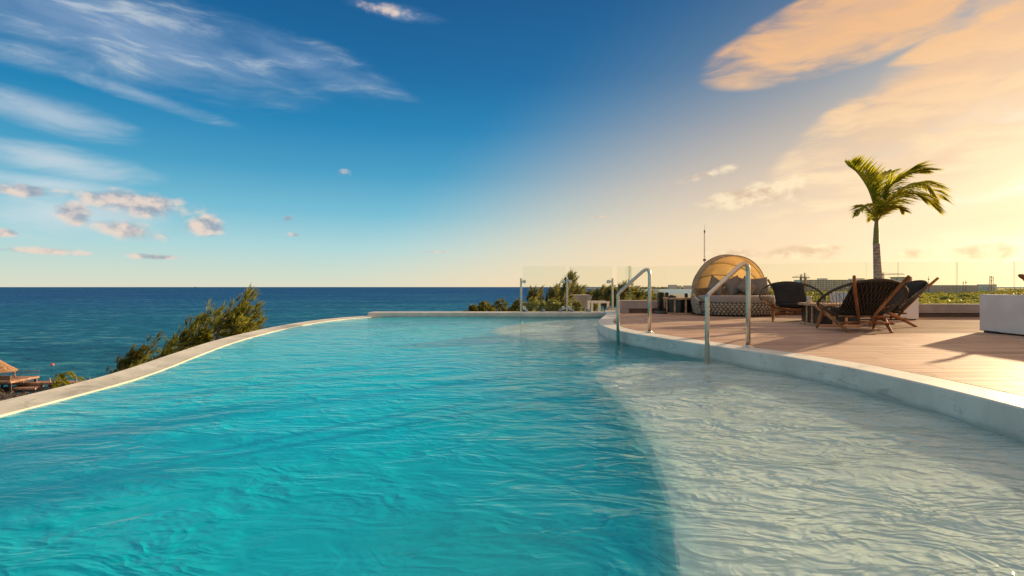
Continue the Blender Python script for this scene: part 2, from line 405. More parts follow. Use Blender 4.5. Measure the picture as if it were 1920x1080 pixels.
def mk_coping():
    m_, q = new_mat('coping_plaster')
    P = q.node('ShaderNodeNewGeometry').outputs['Position']
    z = q.sep(P)[2]
    n1 = q.noise(P, 1.6, 6, .65, .3); n2 = q.noise(P, 14, 4, .6); n3 = q.noise(q.mapping(P, scale=(1, 1, 3)), 3.5, 5, .7, 1.0)
    c = q.mix(q.mapr(n1, .35, .65), (.56, .54, .46, 1), (.70, .68, .59, 1))
    c = q.mix(q.m('MULTIPLY', q.mapr(n3, .55, .70), .65), c, (.30, .28, .23, 1))
    c = q.mix(q.m('MULTIPLY', q.mapr(n2, .5, .75), .3), c, (.76, .72, .61, 1))
    wet = q.m('MULTIPLY', q.mapr(q.m('ADD', z, q.m('MULTIPLY', n1, .03)), -.125, -.168), .35)      # damp band at the waterline
    c = q.mix(wet, c, (.17, .21, .17, 1))
    p = q.node('ShaderNodeBsdfPrincipled'); q.put(p.inputs['Base Color'], c); p.inputs['Roughness'].default_value = .6
    q.put(p.inputs['Normal'], q.bump(q.m('ADD', n2, q.m('MULTIPLY', n1, 2)), .25, .01)); out(q, p.outputs[0]); return m_
M['coping'] = mk_coping()
def mk_poolfloor(name, a, b, c3):
    m_, q = new_mat(name)
    P = q.node('ShaderNodeNewGeometry').outputs['Position']
    n1 = q.noise(P, 1.1, 5, .6, .5); n2 = q.noise(P, 9, 4, .65, .6)
    c = q.mix(q.mapr(n1, .35, .65), a, b)
    c = q.mix(q.m('MULTIPLY', q.mapr(n2, .5, .72), .5), c, c3)
    p = q.node('ShaderNodeBsdfPrincipled'); q.put(p.inputs['Base Color'], c); p.inputs['Roughness'].default_value = .8
    out(q, p.outputs[0]); return m_
M['pool_floor'] = mk_poolfloor('pool_floor', (.26, .78, .92, 1), (.34, .84, .94, 1), (.42, .90, .96, 1))
M['shelf'] = mk_poolfloor('shelf_plaster', (.72, .78, .74, 1), (.86, .88, .82, 1), (.97, .95, .84, 1))  # yellowish mottling in the plaster colour stands in for caustic light

# ------------------------------------------------------------------ pool and deck outlines (metres)
WZ = -0.185
def curve_fn(pts):
    ys = np.array([p[0] for p in pts]); xs = np.array([p[1] for p in pts])
    yy = np.linspace(ys[0], ys[-1], 600); P = [Vector((x, y, 0)) for y, x in pts]
    c = catmull(P, 24); cy = np.array([p.y for p in c]); cx = np.array([p.x for p in c])
    o = np.argsort(cy)
    return lambda y: float(np.interp(y, cy[o], cx[o]))
xR = curve_fn([(-7,1.2),(-4,1.9),(-2,2.25),(0,2.55),(1.5,2.80),(3.0,2.94),(3.6,2.98),(4.2,2.97),(4.85,2.90),(5.6,2.70),(6.4,2.38),(7.45,2.02),(8.5,1.72),(9.5,1.64),(10.5,1.70),(11.3,1.84),(12.4,2.10),(14.1,2.50),(15.9,2.75)])
xL = curve_fn([(-7,-2.6),(-4,-3.0),(-2,-3.2),(0,-3.35),(2,-3.42),(3.64,-3.48),(4.78,-3.54),(5.6,-3.68),(6.9,-4.02),(8.4,-4.38),(9.94,-4.62),(12,-4.78),(14.2,-4.60),(15.9,-3.85)])
Y0, Y1 = -7.0, 15.85
def offs(fn, d, y, e=.05):
    n = Vector((1, -(fn(min(y+e, Y1))-fn(max(y-e, Y0)))/(min(y+e, Y1)-max(y-e, Y0)), 0)).normalized()
    return fn(y)+n.x*d, y+n.y*d
def ylist(step): return [Y0+(Y1-Y0)*i/int((Y1-Y0)/step) for i in range(int((Y1-Y0)/step)+1)]

# sea, to the horizon
def mk_sea():
    m_, q = new_mat('sea_water')
    P = q.node('ShaderNodeNewGeometry').outputs['Position']
    x, y, z = q.sep(P)
    D = q.v('LENGTH', q.xyz(x, y, 0))
    lg = q.m('LOGARITHM', q.m('MAXIMUM', D, 1), 10)
    patch = q.noise(q.mapping(P, scale=(.6, 1.6, 1)), .006, 5, .6, .4); fine = q.noise(q.mapping(P, scale=(.35, 1, 1)), .05, 6, .6)
    f = q.m('ADD', lg, q.m('MULTIPLY', q.m('SUBTRACT', patch, .5), .55))
    c = q.ramp(q.mapr(f, 1.7, 4.2, 0, 1, False), [(0, (.04, .14, .13, 1)), (.10, (.010, .15, .21, 1)), (.25, (.002, .13, .25, 1)), (.36, (.001, .13, .28, 1)), (.50, (.0, .085, .27, 1)),
                                         (.68, (.0, .062, .25, 1)), (1, (.002, .075, .23, 1))])
    sw = q.noise(q.mapping(P, rot=(0, 0, R(8)), scale=(.6, 1.0, 1)), .16, 7, .72, .3)
    sw = q.m('ADD', q.m('MULTIPLY', sw, .7), q.m('MULTIPLY', q.noise(q.mapping(P, rot=(0, 0, R(8)), scale=(.3, 1.0, 1)), .02, 6, .7), .3))
    c = q.mix(q.mapr(sw, .50, .62), c, q.mix(.55, c, (.10, .34, .40, 1)))  # bright wave facets and light through crests put into the colour
    c = q.mix(q.mapr(sw, .50, .40), c, q.mix(.45, c, (.0, .03, .09, 1)))  # dark wave facets put into the colour of the troughs
    c = q.mix(q.m('MULTIPLY', q.mapr(sw, .60, .66), .45), c, (.35, .5, .5, 1))  # foam and sky glints put into the colour as pale flecks
    d = q.node('ShaderNodeBsdfDiffuse'); q.put(d.inputs[0], c)
    gl = q.node('ShaderNodeBsdfGlossy'); gl.inputs['Roughness'].default_value = .12
    w1 = q.noise(q.mapping(P, rot=(0, 0, R(12)), scale=(.45, 1.1, 1)), .55, 4, .6, .5)
    w0 = q.noise(q.mapping(P, rot=(0, 0, R(-5)), scale=(.6, 1.1, 1)), 1.6, 3, .6, .4)
    w2 = q.noise(q.mapping(P, rot=(0, 0, R(-8)), scale=(.4, 1.0, 1)), .12, 4, .6, .5)
    w3 = q.noise(q.mapping(P, rot=(0, 0, R(5)), scale=(.4, 1.0, 1)), .02, 4, .6, .5)
    h = q.m('ADD', q.m('ADD', q.m('MULTIPLY', w0, .28), q.m('MULTIPLY', w1, 1.0)), q.m('ADD', q.m('MULTIPLY', w2, 2.6), q.m('MULTIPLY', w3, 9)))
    b = q.bump(h, 1.0, 1.0); q.put(gl.inputs['Normal'], b)
    fr = q.node('ShaderNodeFresnel'); fr.inputs[0].default_value = 1.33; q.put(fr.inputs['Normal'], b)
    q.put(d.inputs['Normal'], q.bump(h, .5, 1.0))
    mm = q.node('ShaderNodeMixShader'); q.l.new(q.m('MULTIPLY', fr.outputs[0], .07, clamp=True), mm.inputs[0])
    q.l.new(d.outputs[0], mm.inputs[1]); q.l.new(gl.outputs[0], mm.inputs[2]); out(q, mm.outputs[0]); return m_
SEA_Z = -18.3
m = MB()
rings = [0, 40, 100, 300, 900, 3000, 10000, 30000, 90000]; n = 48
vs = [(0, 0, SEA_Z)]+[(r*math.cos(2*math.pi*k/n), r*math.sin(2*math.pi*k/n), SEA_Z) for r in rings[1:] for k in range(n)]
fs = [(0, 1+k, 1+(k+1) % n) for k in range(n)]+[(1+i*n+k, 1+(i+1)*n+k, 1+(i+1)*n+(k+1) % n, 1+i*n+(k+1) % n) for i in range(len(rings)-2) for k in range(n)]
m.add(vs, fs); m.build('sea', mk_sea(), kind='structure')

# coastal land
M['ground'] = simple('coastal_ground', (.17, .15, .10), .95, nscale=.08, var=.3, bump=0)
def land(name, poly, z=SEA_Z+.8):
    m = MB(); cx = sum(p[0] for p in poly)/len(poly); cy = sum(p[1] for p in poly)/len(poly)
    outer = [(p[0]+(p[0]-cx)*.02, p[1]+(p[1]-cy)*.02) for p in poly]; k = len(poly)
    m.add([(x, y, z) for x, y in poly]+[(x, y, SEA_Z-.5) for x, y in outer],
          [tuple(range(k))]+[(i, k+i, k+(i+1) % k, (i+1) % k) for i in range(k)])
    return m.build(name, M['ground'], kind='structure')
land('coastal_ground', [(-60,-60),(-30,10),(-26,34),(-16,52),(-5,64),(14,78),(45,110),(90,330),(150,480),(400,900),(900,1700),(1700,2900),(2600,4200),(9000,4600),(9000,-200),(60,-120)])
land('far_shore', [(900,5000),(1300,4700),(2400,4900),(9000,4700),(9000,9000),(900,7500)], SEA_Z+1.5)
land('headland', [(230,1000),(280,940),(420,980),(520,1250),(430,1380),(300,1250)], SEA_Z+.7)

def mk_lagoon():
    m_, q = new_mat('lagoon_water'); P = q.node('ShaderNodeNewGeometry').outputs['Position']
    p = q.node('ShaderNodeBsdfPrincipled'); q.put(p.inputs['Base Color'], q.mix(q.mapr(q.noise(P, .01, 4, .6), .35, .65), (.20, .33, .38, 1), (.30, .42, .46, 1)))
    p.inputs['Roughness'].default_value = .35; p.inputs['Specular IOR Level'].default_value = .3
    q.put(p.inputs['Normal'], q.bump(q.noise(P, .2, 4, .6), .6, 1.0)); out(q, p.outputs[0]); return m_
m = MB(); lp = [(150,800),(560,800),(2300,3700),(2400,4960),(930,5050),(560,2600)]
m.add([(x, y, SEA_Z+.35) for x, y in lp], [tuple(range(len(lp)))]); m.build('lagoon', mk_lagoon(), kind='structure')
# pool basin
m = MB(); ys = ylist(.25); k = len(ys)
vs = []; DEEP = -1.30
for y in ys:
    a = xL(y)-.02; b = xR(y)+.02
    vs += [(a, y, DEEP), (b, y, DEEP)]
m.add(vs, [(2*i, 2*i+1, 2*i+3, 2*i+2) for i in range(k-1)])
m.build('pool_floor', M['pool_floor'], kind='structure')
def ring_wall(m, fn, d0, d1, z0, z1, ys, topslope=0):
    o = len(m.v); vs = []
    for y in ys:
        ax, ay = offs(fn, d0, y); bx, by = offs(fn, d1, y)
        vs += [(ax, ay, z0), (ax, ay, z1), (bx, by, z1+topslope), (bx, by, z0)]
    fs = []
    for i in range(len(ys)-1):
        for j in range(4):
            l = (j+1) % 4; fs.append((4*i+j, 4*i+l, 4*(i+1)+l, 4*(i+1)+j))
    fs += [(0, 1, 2, 3), tuple(4*(len(ys)-1)+j for j in (3, 2, 1, 0))]
    m.add(vs, fs)
ys = ylist(.12)
m = MB(); ring_wall(m, xR, 0.0, .31, -1.45, 0.0, ys)
cp = m.build('pool_coping', M['coping'], kind='structure', bevel=.012)
m = MB(); ring_wall(m, xL, -.32, 0.0, -1.45, -.148, ys, topslope=-.024)
m.build('infinity_edge_wall', M['coping'], kind='structure', bevel=.006)
m = MB()
xe0, xe1 = xL(Y1)-.42, xR(Y1)+.55
m.box(xe0, xe1, Y1-.02, Y1+.62, -1.45, -.058)
m.build('far_pool_wall', M['coping'], kind='structure', bevel=.03)
m = MB(); m.box(-3.4, 1.9, -7.4, -6.98, -1.45, -.06); m.build('near_pool_wall', M['coping'], kind='structure')
# shallow shelves with a plaster top
def shelf(poly, z):
    P = catmull([Vector((x, y, 0)) for x, y in poly], 6)
    m = MB(); m.prism([(p.x, p.y) for p in P], DEEP-.05, z); return m
# shelves
SH = -0.37
m2 = MB()
edge = catmull([Vector(p+(0,)) for p in [(-.9,-6.8),(-.35,-2),(.05,0),(.42,1.2),(.62,2.0),(.77,2.7),(.86,3.6),(.86,4.6),(.86,5.45),(1.15,6.0),(1.7,6.25),(2.5,6.5)]], 6)
wall = [(xR(y)+.06, y) for y in np.arange(6.5, -6.9, -.3)]
SHP1 = [(p.x, p.y) for p in edge]+wall
m2.prism(SHP1, DEEP-.05, SH)
m2.build('entry_shelf', M['shelf'], kind='structure')
m2 = MB()
e2 = catmull([Vector(p+(0,)) for p in [(1.9,8.9),(1.2,8.75),(.5,9.0),(-.05,9.7),(-.35,10.8),(-.1,12.2),(.6,13.5),(1.6,14.4),(2.5,14.9)]], 6)
SHP2 = [(p.x, p.y) for p in e2]+[(xR(y)+.06, y) for y in np.arange(14.7, 9.0, -.3)]
m2.prism(SHP2, DEEP-.05, SH+.04)
m2.build('far_shelf', M['shelf'], kind='structure')

# pool water: one closed body with real waves on its surface
def waves(X, Y):
    rs = np.random.RandomState(3); H = np.zeros_like(X); A = 0
    # slow domain warp keeps the wave trains from lining up
    Wx = X+.35*np.sin(.9*Y+.6*X+1)+.12*np.sin(2.3*X-1.7*Y); Wy = Y+.22*np.sin(1.1*X-.5*Y)+.10*np.sin(2.9*Y+1.3*X)+.05*np.sin(5.1*X+2.2*Y)
    right = np.clip((X+.2)/1.8, 0, 1)*np.clip((8.5-Y)/3, .35, 1)
    for i in range(110):
        lam = 10**rs.uniform(math.log10(.14), math.log10(1.0)); k = 2*math.pi/lam
        th = rs.normal(math.pi/2+.25, .48); ph = rs.uniform(0, 6.28)
        a = lam*rs.uniform(.4, 1.3)
        env = .5+.5*np.sin(.9*X*math.cos(ph)+.8*Y*math.sin(ph*2)+ph)
        s = np.sin(k*(math.cos(th)*Wx+math.sin(th)*Wy)+ph)
        H += a*env*(s-.18*np.cos(2*np.arcsin(np.clip(s, -1, 1))))*(.00058+.0027*right)
    return H-H.mean()
ysn = [Y0]; 
while ysn[-1] < Y1+.05:
    y = ysn[-1]; ysn.append(y+(.12 if y < .6 else .014+max(0, y-2)*.0048))
ysn = np.array(ysn); NX = 420
S = np.linspace(0, 1, NX)
xl = np.array([xL(min(y, Y1)) for y in ysn])-.06; xr = np.array([xR(min(y, Y1)) for y in ysn])+.10
X = xl[:, None]*(1-S)+xr[:, None]*S; Y = np.repeat(ysn[:, None], NX, 1)
near = np.clip((Y-.3)/1.0, .0, 1)
Z = WZ+waves(X, Y)*near*1.0
ny = len(ysn)
V = np.stack([X, Y, Z], -1).reshape(-1, 3)
idx = np.arange(ny*NX).reshape(ny, NX)
F = np.stack([idx[:-1, :-1], idx[:-1, 1:], idx[1:, 1:], idx[1:, :-1]], -1).reshape(-1, 4)
def water_body():
    me = bpy.data.meshes.new('pool_water')
    loop = list(idx[0, :])+list(idx[1:, -1])+list(idx[-1, ::-1][1:])+list(idx[::-1, 0][1:-1])
    base = len(V); L = len(loop)
    bot = np.array([[V[i][0], V[i][1], DEEP-.3] for i in loop])
    verts = np.concatenate([V, bot]); faces = F.tolist()
    for i in range(L):
        j = (i+1) % L; faces.append([loop[j], loop[i], base+i, base+j])
    faces.append([base+i for i in range(L)][::-1])
    me.from_pydata(verts.tolist(), [], faces)
    me.polygons.foreach_set('use_smooth', [True]*len(F)+[False]*(len(faces)-len(F)))
    # how much water stands below the surface: full over the deep basin, little over the shelves
    def inside(poly, X, Y):
        c_ = np.zeros(X.shape, bool); n_ = len(poly)
        for i in range(n_):
            (x1, y1), (x2, y2) = poly[i], poly[(i+1) % n_]
            if y1 == y2: continue
            c_ ^= ((y1 > Y) != (y2 > Y)) & (X < (x2-x1)*(Y-y1)/(y2-y1)+x1)
        return c_
    colm = np.zeros(V.shape[0])
    offs_ = [(0, 0)]+[(r_*math.cos(a_), r_*math.sin(a_)) for r_ in (.05, .10, .15) for a_ in (0, 1.05, 2.1, 3.14, 4.2, 5.2)]
    for ox, oy in offs_: colm += 1-(inside(SHP1, V[:, 0]+ox, V[:, 1]+oy) | inside(SHP2, V[:, 0]+ox, V[:, 1]+oy))
    colm /= len(offs_)
    at_ = me.attributes.new('column', 'FLOAT', 'POINT'); at_.data.foreach_set('value', np.concatenate([colm, np.zeros(len(loop))]).astype(np.float32))
    me.materials.append(mk_water())
    o = bpy.data.objects.new('pool_water', me); col.objects.link(o); o['kind'] = 'structure'; return o
def mk_water():
    m_, q = new_mat('pool_water')
    P = q.node('ShaderNodeNewGeometry').outputs['Position']
    w1 = q.noise(q.mapping(P, rot=(0, 0, R(14)), scale=(1, 2.1, 1)), 5.5, 5, .6, .5)
    rw = q.noise(q.mapping(P, rot=(0, 0, R(-10)), scale=(1, 1.9, 1)), 1.5, 3, .55, .8)
    r1 = q.m('SUBTRACT', 1, q.m('ABSOLUTE', q.m('MULTIPLY_ADD', q.noise(q.mapping(P, rot=(0, 0, R(20)), scale=(1, 1.8, 1)), 2.3, 3, .5, 1.1), 4, -2)))
    r2 = q.m('SUBTRACT', 1, q.m('ABSOLUTE', q.m('MULTIPLY_ADD', q.noise(q.mapping(P, rot=(0, 0, R(-15)), scale=(1, 1.7, 1)), 6.0, 2, .5, .8), 4, -2)))
    w3 = q.noise(q.mapping(P, scale=(1, 1.6, 1)), 22, 3, .6, .3)
    hh = q.m('ADD', q.m('MULTIPLY', r1, 1.15), q.m('ADD', q.m('MULTIPLY', r2, .34), q.m('ADD', q.m('MULTIPLY', w1, .45), q.m('MULTIPLY', w3, .05))))
    hh = q.m('MULTIPLY', hh, q.mapr(rw, .32, .66, .40, 1.15))
    right = q.mapr(q.sep(P)[0], -.6, 1.6, .25, .95)
    hh = q.m('MULTIPLY', hh, right)
    b = q.bump(hh, 1.0, .012)
    fr = q.node('ShaderNodeFresnel'); fr.inputs[0].default_value = 1.33; q.put(fr.inputs['Normal'], b)
    gl = q.node('ShaderNodeBsdfGlossy'); gl.inputs['Roughness'].default_value = .015; q.put(gl.inputs['Normal'], b)
    if WATER_MODE == 'refr':
        t = q.node('ShaderNodeBsdfRefraction'); t.inputs['IOR'].default_value = 1.33; t.inputs['Roughness'].default_value = 0; q.put(t.inputs['Normal'], b)
        t2 = q.node('ShaderNodeBsdfTransparent')
        m0 = q.node('ShaderNodeMixShader'); m0.inputs[0].default_value = .30
        q.l.new(t.outputs[0], m0.inputs[1]); q.l.new(t2.outputs[0], m0.inputs[2]); ts = m0.outputs[0]
    else:
        t = q.node('ShaderNodeBsdfTransparent'); ts = t.outputs[0]
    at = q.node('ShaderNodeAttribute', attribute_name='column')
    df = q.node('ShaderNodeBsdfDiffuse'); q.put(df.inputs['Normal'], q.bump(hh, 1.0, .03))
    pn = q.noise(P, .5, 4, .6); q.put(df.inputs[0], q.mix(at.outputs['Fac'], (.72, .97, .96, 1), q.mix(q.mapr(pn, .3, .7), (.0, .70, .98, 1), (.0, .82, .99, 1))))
    mt = q.node('ShaderNodeMixShader'); px_, py_, pz_ = q.sep(P); side = q.mapr(q.m('ADD', px_, q.m('MULTIPLY', q.m('SUBTRACT', pn, .5), 1.3)), 1.0, -1.5, .20, .95)  # milkier to the left, standing in for sun entering the basin there
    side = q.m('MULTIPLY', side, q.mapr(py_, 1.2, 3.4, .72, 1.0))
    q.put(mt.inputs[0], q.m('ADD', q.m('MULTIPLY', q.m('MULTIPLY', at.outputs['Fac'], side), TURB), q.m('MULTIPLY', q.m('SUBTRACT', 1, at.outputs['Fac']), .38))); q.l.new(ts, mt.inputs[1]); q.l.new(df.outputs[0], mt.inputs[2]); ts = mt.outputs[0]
    mm = q.node('ShaderNodeMixShader'); q.l.new(q.m('MULTIPLY', fr.outputs[0], .80), mm.inputs[0]); q.l.new(ts, mm.inputs[1]); q.l.new(gl.outputs[0], mm.inputs[2])
    ab = q.node('ShaderNodeVolumeAbsorption'); ab.inputs['Color'].default_value = (.0, .955, .995, 1); ab.inputs['Density'].default_value = ABS
    out(q, mm.outputs[0], ab.outputs[0]); return m_
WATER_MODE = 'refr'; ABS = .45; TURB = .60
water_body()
# deck of wood look planks
EDGE = .325
def xdk(y): 
    return xR(y)+EDGE
m = MB()   # slab below the planks
ysl = [-7+.25*i for i in range(int((15.8+7)/.25)+1)]
for a, b in zip(ysl[:-1], ysl[1:]):
    m.add([(xR(a)+.2, a, -.5), (15, a, -.5), (15, b, -.5), (xR(b)+.2, b, -.5), (xR(a)+.2, a, -.018), (15, a, -.018), (15, b, -.018), (xR(b)+.2, b, -.018)],
          [(4, 5, 6, 7), (0, 1, 5, 4), (2, 3, 7, 6), (3, 0, 4, 7)])
deck = m.build('deck', M['parapet_dark'], kind='structure')
GAP = .007; ZT = -.003; ZB = -.016
proto = {}
cands = []; rest = MB()
def plank_shape(m, xs, y0, y1):     # xs = (left at y0, left at y1, right)
    a0, a1, b = xs
    m.add([(a0, y0, ZB), (b, y0, ZB), (b, y1, ZB), (a1, y1, ZB), (a0, y0, ZT), (b, y0, ZT), (b, y1, ZT), (a1, y1, ZT)],
          [(4, 5, 6, 7), (0, 1, 5, 4), (1, 2, 6, 5), (2, 3, 7, 6), (3, 0, 4, 7)])
for row in range(-34, 79):
    y0 = row*PW; y1 = y0+PW; off = ((row*.37) % 1)*PL
    l0 = xdk(min(y0, Y1)); l1 = xdk(min(y1, Y1)); c0 = math.floor((min(l0, l1)+off)/PL)
    for c_ in range(c0, 12):
        xa = c_*PL-off; xb = xa+PL
        if xb > 14.9: break
        if xb-GAP < max(l0, l1)+.02: continue
        full = xa > max(l0, l1)
        A0 = xa if full else max(xa, l0); A1 = xa if full else max(xa, l1)
        vis = y0 > 2.4 and A0 < y1*.98 and y0 < 14.4
        key = (y0+y1)/2
        cands.append((key if vis else 1e6+key, (A0+GAP/2, A1+GAP/2, xb-GAP/2), y0+GAP/2, y1-GAP/2, full))
cands.sort(key=lambda t: t[0])
for i, (key, xs, y0, y1, full) in enumerate(cands):
    if i < 300 and key < 1e6:
        if full:
            if 'p' not in proto:
                m = MB(); plank_shape(m, (0, 0, PL-GAP), 0, PW-GAP); o = m.build('plank', M['deck'], deck); proto['p'] = o
            else:
                o = bpy.data.objects.new('plank', proto['p'].data); col.objects.link(o); o.parent = deck
            o.location = (xs[0], y0, 0)
        else:
            m = MB(); plank_shape(m, xs, y0, y1); m.build('plank', M['deck'], deck)
    else: plank_shape(rest, xs, y0, y1)
rest.build('distant_planks', M['deck'], deck, kind='stuff')
# body of the building under the terrace
m = MB(); m.box(-3.0, 14.8, -8, 16.3, SEA_Z+.5, -1.5)
m.box(2.9, 14.9, -7.6, 15.7, -1.5, -.52)
hb = m.build('hotel_building', M['parapet'], kind=None); tag(hb, 'plastered building body carrying the rooftop pool and deck', 'building')
# lower terrace beyond the far pool wall
m = MB(); m.box(.5, 9.5, 16.6, 23, -4, -.62); m.build('lower_terrace', M['parapet'], kind='structure')

# ------------------------------------------------------------------ parapet with glass railing
PP = catmull([Vector(p) for p in [(3.25,15.45,0),(4.3,15.1,0),(5.6,14.25,0),(6.9,13.25,0),(8.1,12.62,0),(9.4,12.40,0),(11,12.36,0),(15,12.36,0)]], 8)
def strip(m, path, t0, t1, z0, z1):
    n = len(path); vs = []
    for i, p in enumerate(path):
        d = (path[min(i+1, n-1)]-path[max(i-1, 0)]).normalized(); nn = Vector((-d.y, d.x, 0))
        a = p+nn*t0; b = p+nn*t1
        vs += [(a.x, a.y, z0), (a.x, a.y, z1), (b.x, b.y, z1), (b.x, b.y, z0)]
    fs = [(4*i+j, 4*i+(j+1) % 4, 4*i+4+(j+1) % 4, 4*i+4+j) for i in range(n-1) for j in range(4)]+[(0, 1, 2, 3), tuple(4*(n-1)+j for j in (3, 2, 1, 0))]
    m.add(vs, fs)
pw = thing('parapet_wall', 'low taupe plaster parapet with dark recessed foot along the far deck edge', 'wall', (3.25, 15.45, 0))
off = Vector((-3.25, -15.45, 0)); PPl = [p+off for p in PP]
m = MB(); strip(m, PPl, 0, .30, .095, .30); m.build('fascia', M['parapet'], pw, bevel=.006)
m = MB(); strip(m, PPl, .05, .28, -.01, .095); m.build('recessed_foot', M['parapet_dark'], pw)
eb = thing('parapet_end_block', 'taller plaster block ending the parapet beside the tip of the pool deck', 'wall', (2.86, 14.35, 0), R(-6))
m = MB(); m.box(0, .92, 0, .5, .12, .335); m.box(0, .28, 0, .5, -.01, .12); m.build('block', M['parapet'], eb, bevel=.006)
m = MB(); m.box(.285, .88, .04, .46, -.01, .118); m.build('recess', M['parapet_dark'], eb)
# glass railing: panes separate, top to bottom real thickness
gr = thing('glass_railing', 'frameless clear glass railing panes standing on the low parapet around the deck', 'railing', (3.25, 15.45, 0))
def pane(parent, a, b, z0, z1, th=.014, off=Vector((0, 0, 0))):
    a = Vector(a)-off; b = Vector(b)-off; d = (b-a); L = d.length; d.normalize(); n_ = Vector((-d.y, d.x, 0))*th/2
    vs = []
    for z in (z0, z1):
        for p, s_ in ((a, -1), (b, -1), (b, 1), (a, 1)): vs.append((p.x+n_.x*s_, p.y+n_.y*s_, z))
    m = MB(); m.add(vs, [(0, 1, 5, 4), (2, 3, 7, 6)], 0); m.add(vs, [(4, 5, 6, 7), (0, 3, 2, 1), (1, 2, 6, 5), (3, 0, 4, 7)], 1)
    return m.build('pane', [M['glass'], M['glass_edge']], parent)
def at_az(path, px):
    q = (px-960)/1000
    for p0, p1 in zip(path[:-1], path[1:]):
        f0 = p0.x-q*p0.y; f1 = p1.x-q*p1.y
        if f0*f1 <= 0: return p0+(p1-p0)*(f0/(f0-f1))
    return path[-1]
mid = []
for i, p in enumerate(PP):
    d = (PP[min(i+1, len(PP)-1)]-PP[max(i-1, 0)]).normalized(); mid.append(p+Vector((-d.y, d.x, 0))*.12)
cuts = [1172, 1255, 1310, 1378, 1442, 1526, 1623, 1684, 1794, 1902, 2060, 2250]
offv = Vector((3.25, 15.45, 0))
pts = [at_az(mid, c_) for c_ in cuts]
for a, b in zip(pts[:-1], pts[1:]):
    d = (b-a).normalized()*.012
    pane(gr, a+d, b-d, .30, 1.285, off=offv)
# free standing glass with steel posts on the far pool wall
gp = thing('pool_end_glass_screen', 'pair of clear glass panes held by steel posts on the far pool wall', 'railing', (.3, 16.3, -.058))
offg = Vector((.3, 16.3, -.058))
def gx(px, y): return (px-960)/1000*y
yb = 16.30
for a, b in ((980, 1060), (1067, 1147), (1158, 1181)):
    pane(gp, (gx(a, yb), yb, 0), (gx(b, yb), yb, 0), .03, 1.385, off=Vector((.3, 16.3, 0)))
for px in (977, 1063.3, 1148.5):
    pt = MB(); x = gx(px, 16.12)-.3
    pt.tube([(x, -.18, 0), (x, -.18, 1.02)], .032, 12); po = pt.build('post', M['steel'], gp, smooth=True)
    for zc in (.92, .12):
        for s_ in ((1,) if px == 977 else (-1,) if px > 1100 else (-1, 1)):
            cl = MB(); cl.tube([(x+s_*.03, -.18, zc), (x+s_*.10, -.12, zc)], .018, 8); cl.tube([(x+s_*.10, -.17, zc), (x+s_*.10, 0, zc)], .055, 12)
            cl.build('clamp', M['steel'], po, smooth=True)
for px in (987, 1019, 1051, 1073, 1105, 1137):
    cl = MB(); x = gx(px, 16.3)-.3; cl.box(x-.045, x+.045, -.06, .06, 0, .075); cl.build('base_clamp', M['clamp'], gp, bevel=.005)
# thick green return pane at the corner, seen nearly edge on
cr = thing('corner_glass_pane', 'narrow greenish glass return pane at the left end of the parapet', 'railing', (3.27, 14.9, .3))
pane(cr, (0, 0, 0), (.18, .55, 0), 0, .99, th=.018)

# ------------------------------------------------------------------ hand rails
def handrail(A, B, zb, label, rz=0):
    t = thing('handrail', label, 'handrail', (B[0], B[1], 0), 0, 'steel pool handrails')
    a = Vector((A[0]-B[0], A[1]-B[1], 0)); top = .955
    def pth():
        p1 = a+Vector((0, 0, zb)); p2 = a*.20+Vector((0, 0, top)); p3 = Vector((0, 0, top-.15))
        pts = [a+Vector((0, 0, SH-.0))]
        def corner(prev, c_, nxt, r):
            d1 = (prev-c_).normalized(); d2 = (nxt-c_).normalized(); s = c_+d1*r; e = c_+d2*r
            return [(1-t_)**2*s+2*t_*(1-t_)*c_+t_*t_*e for t_ in [i/8 for i in range(9)]]
        c1 = p1; apex_dir = (p2-p1).normalized()
        ap = Vector((0, 0, top+.03))
        # leaning bar meets the upright through a round bend
        lean = a*.0+Vector((0, 0, top+.075))
        pts += [a+Vector((0, 0, zb-.3))]+corner(pts[0], c1, lean, .05)+corner(c1, lean, Vector((0, 0, 0)), .155)+[Vector((0, 0, .5)), Vector((0, 0, 0))]
        return pts
    m = MB(); m.tube(pth(), .026, 16); m.build('rail_tube', M['steel'], t, smooth='all')
    m = MB(); m.lathe([(.027, .012), (.06, .010), (.062, .0), (.027, .0)], 20); m.lathe([(.027, .03), (.034, .02), (.034, .010)], 16, caps=False)
    m.build('deck_flange', M['steel'], t, smooth=True)
    m = MB(); m.lathe([(.05, .012), (.052, 0)], 16, a.x, a.y); o = m.build('pool_flange', M['steel'], t, smooth=True); o.location.z = SH
    return t
handrail((2.24, 6.12), (2.745, 6.20), .60, 'steel grab rail with bent top closest to the camera, its foot on the pale coping')
handrail((1.645, 8.27), (2.10, 8.14), .60, 'farther steel grab rail, left of the round daybed where the coping curves')

